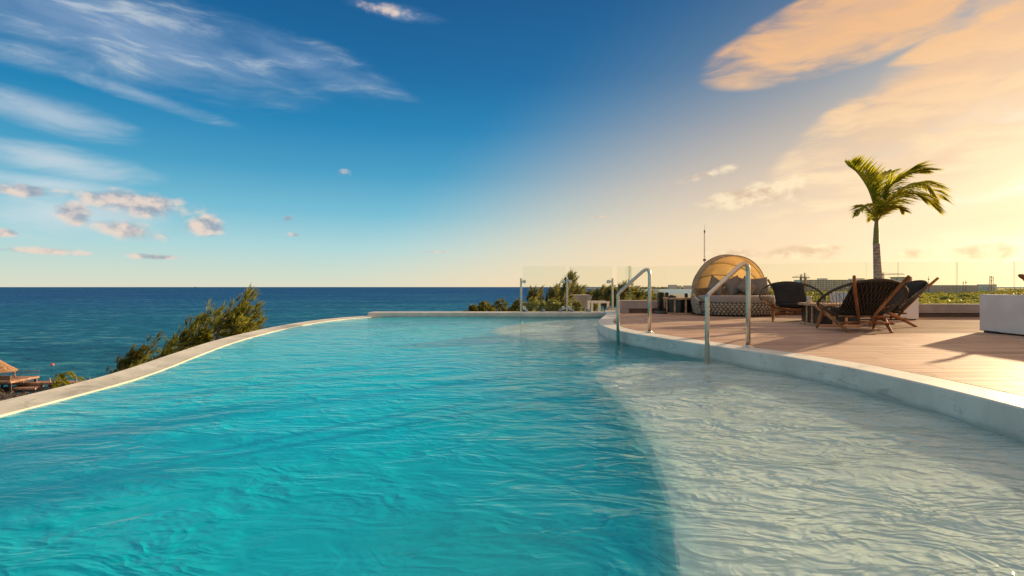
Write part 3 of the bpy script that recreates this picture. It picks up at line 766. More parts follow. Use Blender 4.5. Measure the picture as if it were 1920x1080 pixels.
# ------------------------------------------------------------------ rope lounge chairs
def rbox(m, c, sx, sy, sz, ux, uy, uz, n=6, puff=.35, mi=0):
    """cushion: rounded box with a soft belly, axes ux uy uz, centre c"""
    c = Vector(c); vs = []; fs = []
    for side in (1, -1):
        o = len(vs)
        for i in range(n+1):
            for j in range(n+1):
                u = -1+2*i/n; v = -1+2*j/n
                e = ((1-abs(u)**4)*(1-abs(v)**4))**.35
                u2 = u*(1-.04*(1-e)*0); w = side*(.55+.45*e)*(sz/2) if (abs(u) < 1 and abs(v) < 1) else side*sz/2*.45
                vs.append(c+ux*(u*sx/2)+uy*(v*sy/2)+uz*w)
        for i in range(n):
            for j in range(n):
                q = [o+i*(n+1)+j, o+(i+1)*(n+1)+j, o+(i+1)*(n+1)+j+1, o+i*(n+1)+j+1]
                fs.append(q if side == 1 else q[::-1])
    k = (n+1)**2
    rim = [i*(n+1) for i in range(n+1)]+[n*(n+1)+j for j in range(1, n+1)]+[i*(n+1)+n for i in range(n-1, -1, -1)]+[j for j in range(n-1, 0, -1)]
    for a, b in zip(rim, rim[1:]+rim[:1]): fs.append((a, b, b+k, a+k))
    m.add(vs, fs, mi)
def hoop_pt(t):
    s = math.sin(t); x = .61*math.cos(t)
    if s >= 0: return Vector((x, -.10-.60*s, .47+.335*s))
    return Vector((x*(1-.10*abs(s)), -.10+.46*abs(s), .47-.22*abs(s)))
def make_chair(label):
    t = thing('rope_lounge_chair', label, 'lounge chair', (0, 0, 0), 0, 'rope lounge chairs around the low table')
    N_ = 56
    up_ = [hoop_pt(R(-14)+(math.pi+R(28))*i/36) for i in range(37)]
    m = MB(); m.tube(up_, .021, 8); m.build('wrapped_hoop', M['cord'], t, smooth=True)
    lo = [hoop_pt(math.pi+R(14)+(math.pi-R(28))*i/20) for i in range(21)]
    m = MB(); m.tube(lo, .017, 8); m.build('front_rim', M['wood'], t, smooth=True)
    # base rails
    rear = [Vector((-.36+.72*i/8, -.22-.05*math.sin(math.pi*i/8), .235)) for i in range(9)]
    m = MB(); m.tube(rear, .024, 8, flat=.7); m.build('rear_rail', M['wood'], t, smooth=True)
    st = [Vector((-.36+.72*i/8, -.26-.03*math.sin(math.pi*i/8), .13+.02*math.sin(math.pi*i/8))) for i in range(9)]
    m = MB(); m.tube(st, .026, 8, flat=.7); m.build('stretcher', M['wood'], t, smooth=True)
    m = MB(); m.bar((-.40, .24, .235), (.40, .24, .235), .045, .05); m.build('front_rail', M['wood'], t, bevel=.006)
    for s in (-1, 1):
        m = MB(); m.tube([(s*.45, .44, .37), (s*.43, .25, .31), (s*.37, -.10, .165), (s*.30, -.44, .0)], [.026, .030, .030, .021], 10)
        m.build('diagonal_leg', M['wood'], t, smooth=True)
        m = MB(); m.tube([(s*.425, .24, .29), (s*.43, .32, .15), (s*.44, .42, 0)], [.026, .026, .018], 10)
        m.build('front_leg', M['wood'], t, smooth=True)
        m = MB(); m.tube([(s*.07, -.235, .12), (s*.13, -.34, .30), (s*.27, -.56, .62), (s*.37, -.76, .86)], [.018, .024, .026, .022], 10)
        m.build('back_post', M['wood'], t, smooth=True)
    # rope net between the hoop and the base
    m = MB(); K = 32
    def basept(u):      # u 0..1 around the back of the seat
        a = math.pi*u; return Vector((.34*math.cos(a), -.02-.22*math.sin(a), .25))
    for i in range(K):
        u = i/(K-1); 
        for du in (-.13, .13):
            w = min(1, max(0, u+du)); a = hoop_pt(R(-10)+(math.pi+R(20))*u); b = basept(w)
            mid_ = (a+b)/2+Vector((0, -.02, -.025)); m.tube([a, mid_, b], .0038, 4, caps=False)
    for i in range(22):     # seat strings to the front rim
        x = -.30+.6*i/21; f = lo[min(20, int((x/.9+.5)*20))]
        m.tube([(x, -.22, .235), (x, .26, .235)], .004, 4, caps=False)
    for s in (-1, 1):
        for i in range(12):
            a = hoop_pt(math.pi+R(4)+R(60)*i/11) if s < 0 else hoop_pt(-R(4)-R(60)*i/11); m.tube([a, (s*.34, .20-.38*(1-i/11), .24)], .0042, 4, caps=False)
    m.build('rope_net', M['rope'], t)
    m = MB(); 
    b0 = Vector((0, -.10, .335)); b1 = Vector((0, -.60, .755)); uy = (b1-b0).normalized(); uz = Vector((1, 0, 0)).cross(uy)
    c0 = (b0+b1)/2
    rbox(m, c0, .60, (b1-b0).length+.06, .09, Vector((1, 0, 0)), uy, uz, 8)
    m.build('back_cushion', M['black_fabric'], t, smooth='all')
    m = MB(); rbox(m, (0, .07, .31), .60, .54, .11, Vector((1, 0, 0)), Vector((0, 1, .06)).normalized(), Vector((0, 0, 1)), 8)
    m.build('seat_cushion', M['black_fabric'], t, smooth='all')
    return t
chair = make_chair('rope hoop lounge chair seen from behind, in front of the low table')
chair.location = (5.57, 8.62, 0); chair.rotation_euler.z = R(-9)
c2 = copy_tree(chair); c2.location = (5.80, 11.0, 0); c2.rotation_euler.z = R(162)
c2['label'] = 'rope hoop lounge chair beside the round daybed, its dark cushion facing the camera'
c3 = copy_tree(chair); c3.location = (6.70, 9.72, 0); c3.rotation_euler.z = R(86)
c3['label'] = 'rope hoop lounge chair in side view, holding the striped cushion'

def pillow(name, w, h, th, mat, label, cat, loc, rot, group=None, n=12):
    m = MB(); vs = []; fs = []
    for side in (1, -1):
        o = len(vs)
        for i in range(n+1):
            for j in range(n+1):
                u = -1+2*i/n; v = -1+2*j/n
                e = max(0, (1-u*u)*(1-v*v))**.45
                pin = 1-.10*(1-abs(u*v))*0; k = 1-.07*((1-u*u)*(v*v)+(1-v*v)*(u*u))
                wr = .012*mnoise.noise(Vector((u*2.2+loc[0]*5, v*2.2, loc[1]*3)))*e
                vs.append((u*w/2*(1-.08*(1-v*v)*abs(u)), side*(th/2*e)+wr, v*h/2*(1-.08*(1-u*u)*abs(v))))
        for i in range(n):
            for j in range(n):
                q = (o+i*(n+1)+j, o+(i+1)*(n+1)+j, o+(i+1)*(n+1)+j+1, o+i*(n+1)+j+1)
                fs.append(q if side == -1 else q[::-1])
    m.add(vs, fs); o = m.build(name, mat, smooth='all', fix=False); bm = bmesh.new(); bm.from_mesh(o.data); bmesh.ops.remove_doubles(bm, verts=bm.verts, dist=.0005); bmesh.ops.recalc_face_normals(bm, faces=bm.faces); bm.to_mesh(o.data); bm.free()
    o.location = loc; o.rotation_euler = rot; return tag(o, label, cat, group)
pillow('striped_cushion', .46, .30, .14, M['stripe'], 'black and white striped cushion lying in the side-view rope chair', 'cushion', (6.42, 9.50, .44), (R(62), R(10), R(70)))

# ------------------------------------------------------------------ low tables with black panels and paired slats
def slat_table(name, label, cat, loc, rz, w, d, h, nside, group=None):
    t = thing(name, label, cat, loc, rz, group)
    if nside == 4: poly = [(-w/2, -d/2), (w/2, -d/2), (w/2, d/2), (-w/2, d/2)]
    else:
        c_ = .3*w; poly = [(-w/2+c_, -d/2), (w/2-c_, -d/2), (w/2, -d/2+c_), (w/2, d/2-c_), (w/2-c_, d/2), (-w/2+c_, d/2), (-w/2, d/2-c_), (-w/2, -d/2+c_)]
    sc_ = lambda k: [(x*k, y*k) for x, y in poly]
    m = MB(); m.prism(sc_(1.06), h-.045, h); m.build('table_top', M['table_wood'], t, bevel=.006)
    m = MB(); m.prism(sc_(1.0), 0, .035); m.build('base_rim', M['table_wood'], t, bevel=.004)
    m = MB(); m.prism(sc_(.93), .037, h-.047); m.build('dark_body', M['black_stone'], t)
    n = len(poly)
    for i in range(n):
        a = Vector(poly[i]+(0,)); b = Vector(poly[(i+1) % n]+(0,)); L = (b-a).length; dd = (b-a)/L; nrm = Vector((dd.y, -dd.x, 0))
        pos = [.36, .64] if L > .6 else [.5]
        for p in pos:
            c0 = a+dd*L*p-nrm*.012*0
            m = MB(); m.bar(c0-nrm*.018+Vector((0, 0, .036)), c0-nrm*.018+Vector((0, 0, h-.046)), .045, .032, up=tuple(nrm)); m.build('slat', M['table_wood'], t, bevel=.004)
    return t
slat_table('coffee_table', 'low wooden table with black side panels between the rope lounge chairs', 'table', (5.86, 9.84, 0), R(-8), .72, .86, .40, 4)
slat_table('side_table', 'small eight sided wooden table with black panels left of the daybed', 'table', (4.40, 14.00, 0), R(8), .74, .74, .42, 8)
# things on the tables
m = MB(); m.lathe([(.005, 0), (.042, .0), (.048, .03), (.036, .09), (.046, .125), (.040, .125), (.030, .09), (.040, .03), (.01, .012)], 18)
o = m.build('candle_glass', M['glass_lamp'], smooth='all'); o.location = (5.60, 10.05, .40); tag(o, 'small tinted glass candle holder on the low table', 'candle holder')
m = MB(); m.lathe([(.0, 0), (.045, 0), (.045, .11), (.038, .11), (.036, .02), (.0, .02)], 16, caps=False)
o = m.build('black_cup', M['black_plastic'], smooth=True); o.location = (4.56, 13.95, .42); tag(o, 'short black cup standing upright on the eight sided table', 'cup')
m = MB(); m.box(-.10, .10, -.07, .07, 0, .045); m.tube([(-.05, 0, .05), (.05, 0, .05)], .02, 8)
o = m.build('black_case', M['black_plastic'], bevel=.008); o.location = (4.16, 13.92, .42); tag(o, 'low black case lying on the eight sided table', 'case')
# black stand and flat base beside the side table
t = thing('black_stand', 'black twin post stand left of the eight sided table', 'stand', (4.17, 14.62, 0), R(10))
m = MB(); m.box(-.17, -.04, -.06, .06, .0, .55); m.build('wide_post', M['black_plastic'], t, bevel=.006)
m = MB(); m.box(.05, .11, -.05, .05, .0, .55); m.build('narrow_post', M['black_plastic'], t, bevel=.006)
m = MB(); m.box(-.19, .13, -.08, .08, -.002, .03); m.build('foot', M['black_plastic'], t, bevel=.004)
t = thing('parasol_base', 'flat black parasol base lying on the deck before the black stand', 'parasol base', (4.0, 14.15, 0), R(20))
m = MB(); m.lathe([(.27, 0), (.28, .02), (.25, .05), (.06, .062)], 8); m.build('base_plate', M['black_plastic'], t)
m = MB(); m.lathe([(.03, .06), (.03, .10), (.022, .10), (.022, .06)], 12, caps=False); m.build('socket', M['black_plastic'], t)

# ------------------------------------------------------------------ round daybed
DB = thing('round_daybed', 'round woven daybed with folding beige sun canopy lit from behind', 'daybed', (5.58, 13.30, 0), R(4))
sxr, syr = .97, .80
prof = [(.86, .02), (.95, .06), (1.0, .14), (1.01, .22), (.97, .31)]
m = MB(); m.lathe([(r*.97, z) for r, z in prof], 48, sx=sxr, sy=syr); m.build('core', M['dark'], DB)
def woven(m, a0, a1, z0, z1, rfun, rows, ncol):
    for r_ in range(rows):
        z = z0+(z1-z0)*(r_+.5)/rows; dzz = (z1-z0)/rows*.50
        for c_ in range(ncol):
            if (c_+r_) % 2: pass
            a = a0+(a1-a0)*(c_+.5*(r_ % 2))/ncol; da = (a1-a0)/ncol*.47
            rr = rfun(z); ps = []
            def P(aa, zz, o_): return (math.cos(aa)*(rr+o_)*sxr, math.sin(aa)*(rr+o_)*syr, zz)
            # small braided bead, tilted alternately
            tl = dzz*.55*(1 if r_ % 2 else -1)
            vs = [P(a-da, z-tl, .0), P(a-da*.4, z-dzz-tl*.4, .008), P(a+da*.4, z-dzz+tl*.4, .008), P(a+da, z+tl, .0), P(a+da*.4, z+dzz+tl*.4, .008), P(a-da*.4, z+dzz-tl*.4, .008), P(a, z, .045)]
            m.add(vs, [(i, (i+1) % 6, 6) for i in range(6)])
rf = lambda z: float(np.interp(z, [p[1] for p in prof], [p[0] for p in prof]))
m = MB(); woven(m, 0, 2*math.pi, .03, .31, rf, 5, 60); m.build('woven_base', M['weave'], DB, kind='stuff', fix=False)
# raised woven back
a0, a1 = R(-14), R(194)
m = MB(); seg = 40
vs = []
for i in range(seg+1):
    a = a0+(a1-a0)*i/seg; hh = .36+.30*min(1, 4*min(i, seg-i)/seg)
    for rr, z in ((1.03, .05), (1.10, .3), (1.09, hh), (1.02, hh), (.99, .3)): vs.append((math.cos(a)*rr*sxr, math.sin(a)*rr*syr, z))
fs = [(5*i+j, 5*i+j+1, 5*i+6+j, 5*i+5+j) for i in range(seg) for j in range(4)]
m.add(vs, fs); m.build('back_shell', M['weave'], DB)
m = MB()
for r_ in range(14):
    z = .06+.60*(r_+.5)/14
    for c_ in range(70):
        i = (c_+.5*(r_ % 2))/70; a = a0+(a1-a0)*i; hh = .36+.30*min(1, 4*min(i, 1-i))
        if z > hh-.01: continue
        da = (a1-a0)/70*.62; dzz = .026; rr = float(np.interp(z, [.05, .3, .7], [1.03, 1.10, 1.09]))
        for o_sgn in ((1, -1) if z > .42 else (1,)):
            rb = rr if o_sgn > 0 else 1.02
            P = lambda aa, zz, oo: (math.cos(aa)*(rb+oo*o_sgn)*sxr, math.sin(aa)*(rb+oo*o_sgn)*syr, zz)
            tl = dzz*.5*(1 if r_ % 2 else -1)
            m.add([P(a-da, z-tl, .0), P(a-da*.4, z-dzz, .008), P(a+da*.4, z-dzz, .008), P(a+da, z+tl, .0), P(a+da*.4, z+dzz, .008), P(a-da*.4, z+dzz, .008), P(a, z, .028)], [(q, (q+1) % 6, 6) for q in range(6)])
m.build('woven_back', M['weave'], DB, kind='stuff', fix=False)
m = MB(); m.lathe([(.90, .315), (.955, .325), (.97, .36), (.97, .44), (.955, .478), (.90, .49), (.4, .497), (.02, .50)], 64, sx=sxr, sy=syr); m.build('mattress', M['mattress'], DB, smooth=True)
# canopy: fabric bands stretched over ribs that fan out from two side hinges
def rib(tilt, rx, rz_, a):
    """point on a rib: tilt = lean back from upright"""
    x = rx*math.cos(a); h = rz_*math.sin(a); return Vector((x, .30+h*math.sin(tilt), .47+h*math.cos(tilt)))
ribs = [(R(-12), .96, 1.04), (R(8), .985, 1.07), (R(30), .97, 1.00), (R(52), .95, .90), (R(74), .93, .78)]
NA = 40
for bi in range(len(ribs)-1):
    r0, r1 = ribs[bi], ribs[bi+1]; m = MB(); vs = []; NB = 7
    for j in range(NB):
        f = j/(NB-1)
        sag = -.045*math.sin(math.pi*f)
        for i in range(NA+1):
            a = math.pi*i/NA; p = rib(r0[0]*(1-f)+r1[0]*f, r0[1]*(1-f)+r1[1]*f, r0[2]*(1-f)+r1[2]*f, a)
            c0 = Vector((0, .30, .47)); dr = (p-c0).normalized()
            wr = .010*mnoise.noise(Vector((a*5, f*2+bi*3, 0)))+.006*math.sin(a*14+bi)*math.sin(math.pi*f)
            vs.append(p+dr*(sag*math.sin(a)+wr))
    fs = [(j*(NA+1)+i, j*(NA+1)+i+1, (j+1)*(NA+1)+i+1, (j+1)*(NA+1)+i) for j in range(NB-1) for i in range(NA)]
    m.add(vs, fs); o = m.build('canopy_band', M['canopy'], DB, smooth='all', fix=False)
    sm = o.modifiers.new('thick', 'SOLIDIFY'); sm.thickness = .003
for (tl, rx, rz_) in ribs:
    m = MB(); m.tube([rib(tl, rx, rz_, math.pi*i/NA) for i in range(NA+1)], .012, 6); m.build('canopy_rib', M['weave'], DB, smooth=True)
dbp = Vector((5.58, 13.30, 0))
for i, (x, y, z, w, tz, ty, tx, lab) in enumerate([
    (-.47, .05, .715, .46, 12, 34, -22, 'taupe square cushion leaning at the left end of the daybed'),
    (-.04, .02, .72, .46, 4, -20, -20, 'taupe square cushion second from the left on the daybed'),
    (.20, -.20, .695, .43, -8, 40, -24, 'taupe diamond tilted cushion lying foremost on the daybed'),
    (.60, .05, .715, .46, -16, -6, -20, 'taupe square cushion upright at the right end of the daybed'),
    (.33, .16, .70, .44, 0, 12, -18, 'taupe cushion half hidden behind the foremost cushion of the daybed')]):
    pillow('cushion', w, w, .17, M['grey_fabric'], lab, 'cushion', tuple(dbp+Vector((x, y, z))), (R(tx), R(ty), R(tz)), 'cushions on the round daybed')

# ------------------------------------------------------------------ planters
def planter(label, corners, h, wall=.05):
    cx = sum(c[0] for c in corners)/4; cy = sum(c[1] for c in corners)/4
    t = thing('planter', label, 'planter', (cx, cy, 0), 0)
    P = [(x-cx, y-cy) for x, y in corners]; I = [(x*(1-2*wall/1.2), y*(1-2*wall/1.0)) for x, y in P]
    m = MB(); n = 4
    vs = [(x, y, .02) for x, y in P]+[(x, y, h) for x, y in P]+[(x, y, h) for x, y in I]+[(x, y, h-.12) for x, y in I]
    m.add(vs, [(3, 2, 1, 0)]+[(i, (i+1) % 4, 4+(i+1) % 4, 4+i) for i in range(4)]+[(4+i, 4+(i+1) % 4, 8+(i+1) % 4, 8+i) for i in range(4)]+[(8+i, 8+(i+1) % 4, 12+(i+1) % 4, 12+i) for i in range(4)])
    m.build('box', M['white_paint'], t, bevel=.008)
    m = MB(); m.prism([(x*.999, y*.999) for x, y in I], h-.14, h-.045); m.build('soil', M['soil'], t)
    for x, y in P:
        m = MB(); m.box(x*.8-.09, x*.8+.09, y*.86-.05, y*.86+.05, 0, .022); m.build('foot', M['black_plastic'], t)
    return t
planter('white square planter holding the palm, behind the rope chairs', [(7.28, 11.36), (8.62, 11.30), (8.66, 12.22), (7.32, 12.28)], .585)
rp = planter('large white planter at the right, filled with low yellow green plants', [(7.30, 8.33), (7.22, 6.75), (8.75, 6.68), (8.83, 8.25)], .585)
m = MB(); m.box(7.27, 7.34, 7.98, 8.22, 0, .03); o = m.build('rubber_mat', M['black_plastic']); tag(o, 'thin black pad wedged under the edge of the large white planter', 'pad')
m = MB()
for i in range(2600):
    x = rnd.uniform(7.36, 8.70); y = rnd.uniform(6.85, 8.18); z = .555+rnd.uniform(0, .05)+.02*math.sin(x*9)*math.sin(y*7)
    a = rnd.uniform(0, 6.28); s = rnd.uniform(.018, .04); u = Vector((math.cos(a), math.sin(a), rnd.uniform(-.2, .7)))*s; w = Vector((-math.sin(a), math.cos(a), rnd.uniform(-.2, .3)))*s*.6; p = Vector((x, y, z))
    m.add([p-u*.2, p+u*.4-w*.5, p+u, p+u*.4+w*.5], [(0, 1, 2, 3)])
o = m.build('ground_cover', M['groundcover'], fix=False, kind='stuff'); tag(o, 'low yellow green plants filling the large white planter', 'plants')
# carved wooden piece with dark neck standing on the planter's far corner
t = thing('wooden_post_head', 'rounded wooden post head with dark binding rising from the large planter', 'post', (7.62, 7.93, .52), 0)
m = MB(); m.tube([(.10, 0, 0), (.075, 0, .12), (.035, 0, .22)], [.045, .05, .03], 12); m.build('dark_base', M['cord'], t, smooth=True)
m = MB(); m.tube([(.05, 0, .20), (.04, 0, .26)], .036, 12); m.build('binding', M['black_fabric'], t, smooth=True)
m = MB(); m.tube([(.05, 0, .25), (.01, 0, .31), (-.05, 0, .345), (-.085, 0, .355)], [.03, .036, .034, .016], 12); m.build('head', M['wood'], t, smooth=True)

# ------------------------------------------------------------------ palm in the planter
def palm_frond(m, pts, leaf, n, droop, wind, rach=.016, wl=.050, fold=.5):
    P = catmull([Vector(p) for p in pts], 8); L = len(P)-1
    m[0].tube(P, [rach*(1-.8*i/L) for i in range(L+1)], 5)
    n = int(n*1.9)
    for i in range(n):
        f = .10+.90*i/n; k = min(L-1, int(f*L)); fr = f*L-k; p = P[k]*(1-fr)+P[k+1]*fr; d = (P[k+1]-P[k]).normalized()
        side0 = d.cross(Vector((0, 0, 1)));
        if side0.length < .1: side0 = Vector((0, 1, 0))
        side0.normalize(); upv = side0.cross(d)
        for s in (-1, 1):
            ln = 1.22*leaf*(.45+.55*math.sin(math.pi*min(1, .15+f*.8)))*rnd.uniform(.8, 1.15)
            dirv = (d*.65+side0*s*.75+upv*fold*.5+Vector(wind)+Vector((rnd.uniform(-.12, .12), rnd.uniform(-.12, .12), rnd.uniform(-.1, .1)))).normalized()
            tip = p+dirv*ln+Vector((0, 0, -droop*ln)); midp = p+dirv*ln*.5+Vector((0, 0, -droop*ln*.18))
            wv = dirv.cross(Vector((rnd.uniform(-.3, .3), rnd.uniform(-1, 1)*.6, 1))).normalized()*wl*rnd.uniform(.35, .55)
            m[1].add([p-wv*.3, p+wv*.3, midp+wv, tip, midp-wv], [(0, 1, 2, 4), (2, 3, 4)])
PT = thing('potted_palm', 'tall palm bent by the wind, growing in the white planter behind the rope chairs', 'palm tree', (8.10, 11.80, .53))
m = MB(); zz = [0, .35, .7, 1.0, 1.12]; m.tube([(.0, 0, -.02), (.0, 0, .3), (-.02, 0, .65), (-.035, 0, 1.0), (-.04, 0, 1.13)], [.105, .088, .076, .068, .066], 16); m.build('trunk', M['palm_trunk'], PT, smooth=True)
m = MB(); m.tube([(-.04, 0, 1.12), (-.045, 0, 1.17), (-.04, 0, 1.45), (-.03, 0, 1.66)], [.066, .060, .050, .036], 14); m.build('crownshaft', M['crownshaft'], PT, smooth=True)
b = (-.03, 0, 1.6)
def tgt(px, py, y=11.8):    # offset from the palm's foot of a spot seen in the crown
    return ((px-960)/1000*y-8.10, y-11.8, .7-(py-538)/1000*y-.53)
fronds = [
 ([b, tgt(1640, 392), tgt(1628, 355), tgt(1608, 325), tgt(1590, 311)], .46, 56, .10, (.55, 0, .30)),
 ([b, tgt(1652, 385), tgt(1668, 352, 11.6), tgt(1688, 332, 11.5), tgt(1705, 322, 11.4), tgt(1733, 320, 11.3)], .52, 60, .25, (.75, 0, .02)),
 ([b, tgt(1656, 390), tgt(1680, 362, 12.0), tgt(1712, 343, 12.2), tgt(1740, 348, 12.3), tgt(1758, 372, 12.4)], .50, 62, .35, (.6, 0, -.1)),
 ([b, tgt(1650, 394), tgt(1672, 374, 11.3), tgt(1700, 361, 11.0), tgt(1730, 368, 10.9), tgt(1752, 388, 10.8)], .40, 56, .4, (.5, 0, -.15)),
 ([b, tgt(1645, 380), tgt(1650, 350, 12.2), tgt(1658, 330, 12.5), tgt(1672, 321, 12.7)], .34, 44, .1, (.5, 0, .1)),
 ([b, tgt(1636, 395, 11.6), tgt(1626, 385, 11.3), tgt(1616, 388, 11.2), tgt(1610, 398, 11.2)], .24, 40, .3, (-.05, 0, .0)),
 ([b, tgt(1655, 400, 11.6), tgt(1670, 391, 11.4), tgt(1684, 390, 11.3), tgt(1692, 396, 11.3)], .24, 34, .3, (.3, 0, .0)),
 ([b, tgt(1641, 404, 12), tgt(1636, 402, 12.2), tgt(1634, 412, 12.3)], .16, 22, .3, (.1, 0, -.1)),
 ([b, tgt(1648, 390, 11.9), tgt(1640, 365, 12.0), tgt(1630, 340, 12.05), tgt(1622, 322, 12.1)], .36, 44, .1, (.6, 0, .2)),
]
for fr_ in fronds:
    mm_ = (MB(), MB()); palm_frond(mm_, *fr_)
    st = mm_[0].build('frond', M['crownshaft'], PT, smooth=True)
    lf = mm_[1].build('leaflets', M['palm'], st, fix=False); lf['kind'] = 'stuff'

# ------------------------------------------------------------------ vegetation
def at(px, py, D):      # a spot seen at a pixel of the photograph, D metres out
    return Vector(((px-960)/1000*D, D, CAM_Z-(py-538)/1000*D))
rs_ = random.Random(11)
def sprigs(m, pts, dirs, n, ln, wd, spread, wind, jit=.6):
    """feathery needle sprays along a branch"""
    L = len(pts)-1; per_t = 13
    for t_ in range(max(6, int(n/per_t*1.15))):
        f = rs_.random()**.8*L; k = min(L-1, int(f)); p = pts[k]*(1-(f-k))+pts[k+1]*(f-k)
        r = Vector((rs_.gauss(0, 1), rs_.gauss(0, 1), rs_.gauss(0, 1)))
        c = p+r*spread*(.35+.75*math.sin(math.pi*min(1, (f/L)*.8+.15)))*.5
        ax = (dirs[k]*.8+Vector(wind)+r*.22).normalized()
        for i in range(per_t):
            d = (ax+Vector((rs_.gauss(0, 1), rs_.gauss(0, 1), rs_.gauss(0, 1)))*jit*.5).normalized()
            l = ln*rs_.uniform(.45, 1.0); w = d.cross(Vector((rs_.gauss(0, 1), rs_.gauss(0, 1), rs_.gauss(0, 1)))).normalized()*wd*rs_.uniform(.7, 1.5)
            q0 = c+ax*ln*rs_.uniform(-.5, .3)
            m.add([q0-w*.5, q0+w*.5, q0+d*l+w*.2, q0+d*l-w*.2], [(0, 1, 2, 3)])
def wind_pine(label, base, trunk_pts, plumes, group, mat='pine', sprig=(.42, .036), spread=.36, per=420, wind=(.55, 0, .25), name='casuarina_tree'):
    base = Vector(base); t = thing(name, label, 'tree', base, 0, group)
    tp = catmull([Vector(p)-base for p in trunk_pts], 5)
    m = MB(); r0 = .17; n = len(tp); m.tube(tp, [r0*(1-.85*i/(n-1)) for i in range(n)], 7); m.build('trunk', M['bark'], t, smooth=True)
    br = MB(); cr = MB()
    for P in plumes:
        pts = catmull([Vector(p)-base for p in P], 5); k = len(pts)
        br.tube(pts, [.045*(1-.8*i/(k-1)) for i in range(k)], 4)
        dirs = [(pts[i+1]-pts[i]).normalized() for i in range(k-1)]
        L = sum((pts[i+1]-pts[i]).length for i in range(k-1))
        sprigs(cr, pts, dirs, int(per*max(.6, L/2.2)), sprig[0], sprig[1], spread, wind)
    br.build('branches', M['bark'], t); cr.build('crown', M[mat], t, fix=False)
    return t
GZ = SEA_Z+.8
def plume(a, b, D, bend=-.12, dD=0):
    """branch from pixel a to pixel b sweeping up with the wind"""
    A = at(a[0], a[1], D); B = at(b[0], b[1], D+dD); mdl = (A+B)/2+Vector((.06, 0, bend))*(B-A).length
    return [A, mdl, B]
def trunk_to(px, py, D, lean=1.2):
    A = at(px, py, D); return [Vector((A.x-lean*1.6, A.y, GZ-.3)), Vector((A.x-lean, A.y, GZ+(A.z-GZ)*.45)), A]
D = 24
# the tall one nearest the horizon
T = trunk_to(408, 634, D); T2 = T+[at(425, 600, D), at(452, 565, D)]
wind_pine('tall casuarina with golden green plumes swept to the right, tallest behind the pool edge', T[0], T2, [
    plume((420, 610), (474, 545), D), plume((440, 585), (468, 552), D, -.1, .5), plume((425, 600), (486, 575), D, -.2), plume((430, 610), (492, 600), D, -.2, .8),
    plume((415, 625), (470, 612), D, -.15), plume((410, 630), (450, 600), D, -.1, -.8), plume((405, 640), (455, 627), D, -.1, -.4), plume((412, 620), (440, 585), D, 0, .6), plume((400, 625), (425, 588), D, 0, -.5),
    plume((440, 610), (478, 590), D, -.1, .3), plume((420, 640), (470, 618), D, -.1, .2)], 'casuarinas behind the infinity edge', per=330)
D = 26
T = trunk_to(352, 668, D)
wind_pine('slanting casuarina with long bare boughs, left of the tallest one', T[0], T+[at(378, 630, D), at(398, 590, D)], [
    plume((345, 650), (396, 570), D), plume((365, 640), (428, 575), D), plume((350, 650), (410, 600), D, -.1, .6), plume((330, 655), (382, 596), D, -.1, -.5), plume((320, 665), (360, 612), D, -.1, .4),
    plume((330, 672), (395, 630), D, -.1), plume((310, 672), (345, 628), D, -.1), plume((360, 660), (400, 640), D), plume((355, 640), (372, 598), D, 0, .7)], 'casuarinas behind the infinity edge', per=300)
D = 28
T = trunk_to(300, 690, D)
wind_pine('low bushy casuarina between the slanting one and the leaning dark one', T[0], T+[at(318, 668, D)], [
    plume((285, 690), (330, 635), D), plume((300, 685), (350, 640), D), plume((320, 680), (375, 645), D), plume((275, 695), (312, 655), D), plume((340, 670), (385, 640), D), plume((300, 692), (345, 668), D), plume((320, 680), (360, 660), D)],
    'casuarinas behind the infinity edge', per=420)
D = 30
T = trunk_to(228, 704, D)
wind_pine('dark narrow casuarina leaning far right, leftmost behind the pool edge', T[0], T+[at(250, 668, D)], [
    plume((205, 708), (250, 655), D), plume((225, 690), (292, 633), D), plume((232, 678), (270, 650), D), plume((195, 712), (225, 680), D), plume((215, 705), (262, 670), D), plume((240, 690), (275, 655), D, 0, .5)],
    'casuarinas behind the infinity edge', per=330, mat='shrub')
D = 29
T = trunk_to(262, 702, D)
wind_pine('small rounded casuarina low against the pool edge, right of the leaning dark one', T[0], T, [
    plume((225, 712), (262, 690), D, 0), plume((245, 706), (290, 680), D, 0), plume((255, 702), (300, 672), D, 0), plume((270, 700), (310, 665), D, 0), plume((235, 712), (270, 698), D, 0)], 'casuarinas behind the infinity edge', per=380)

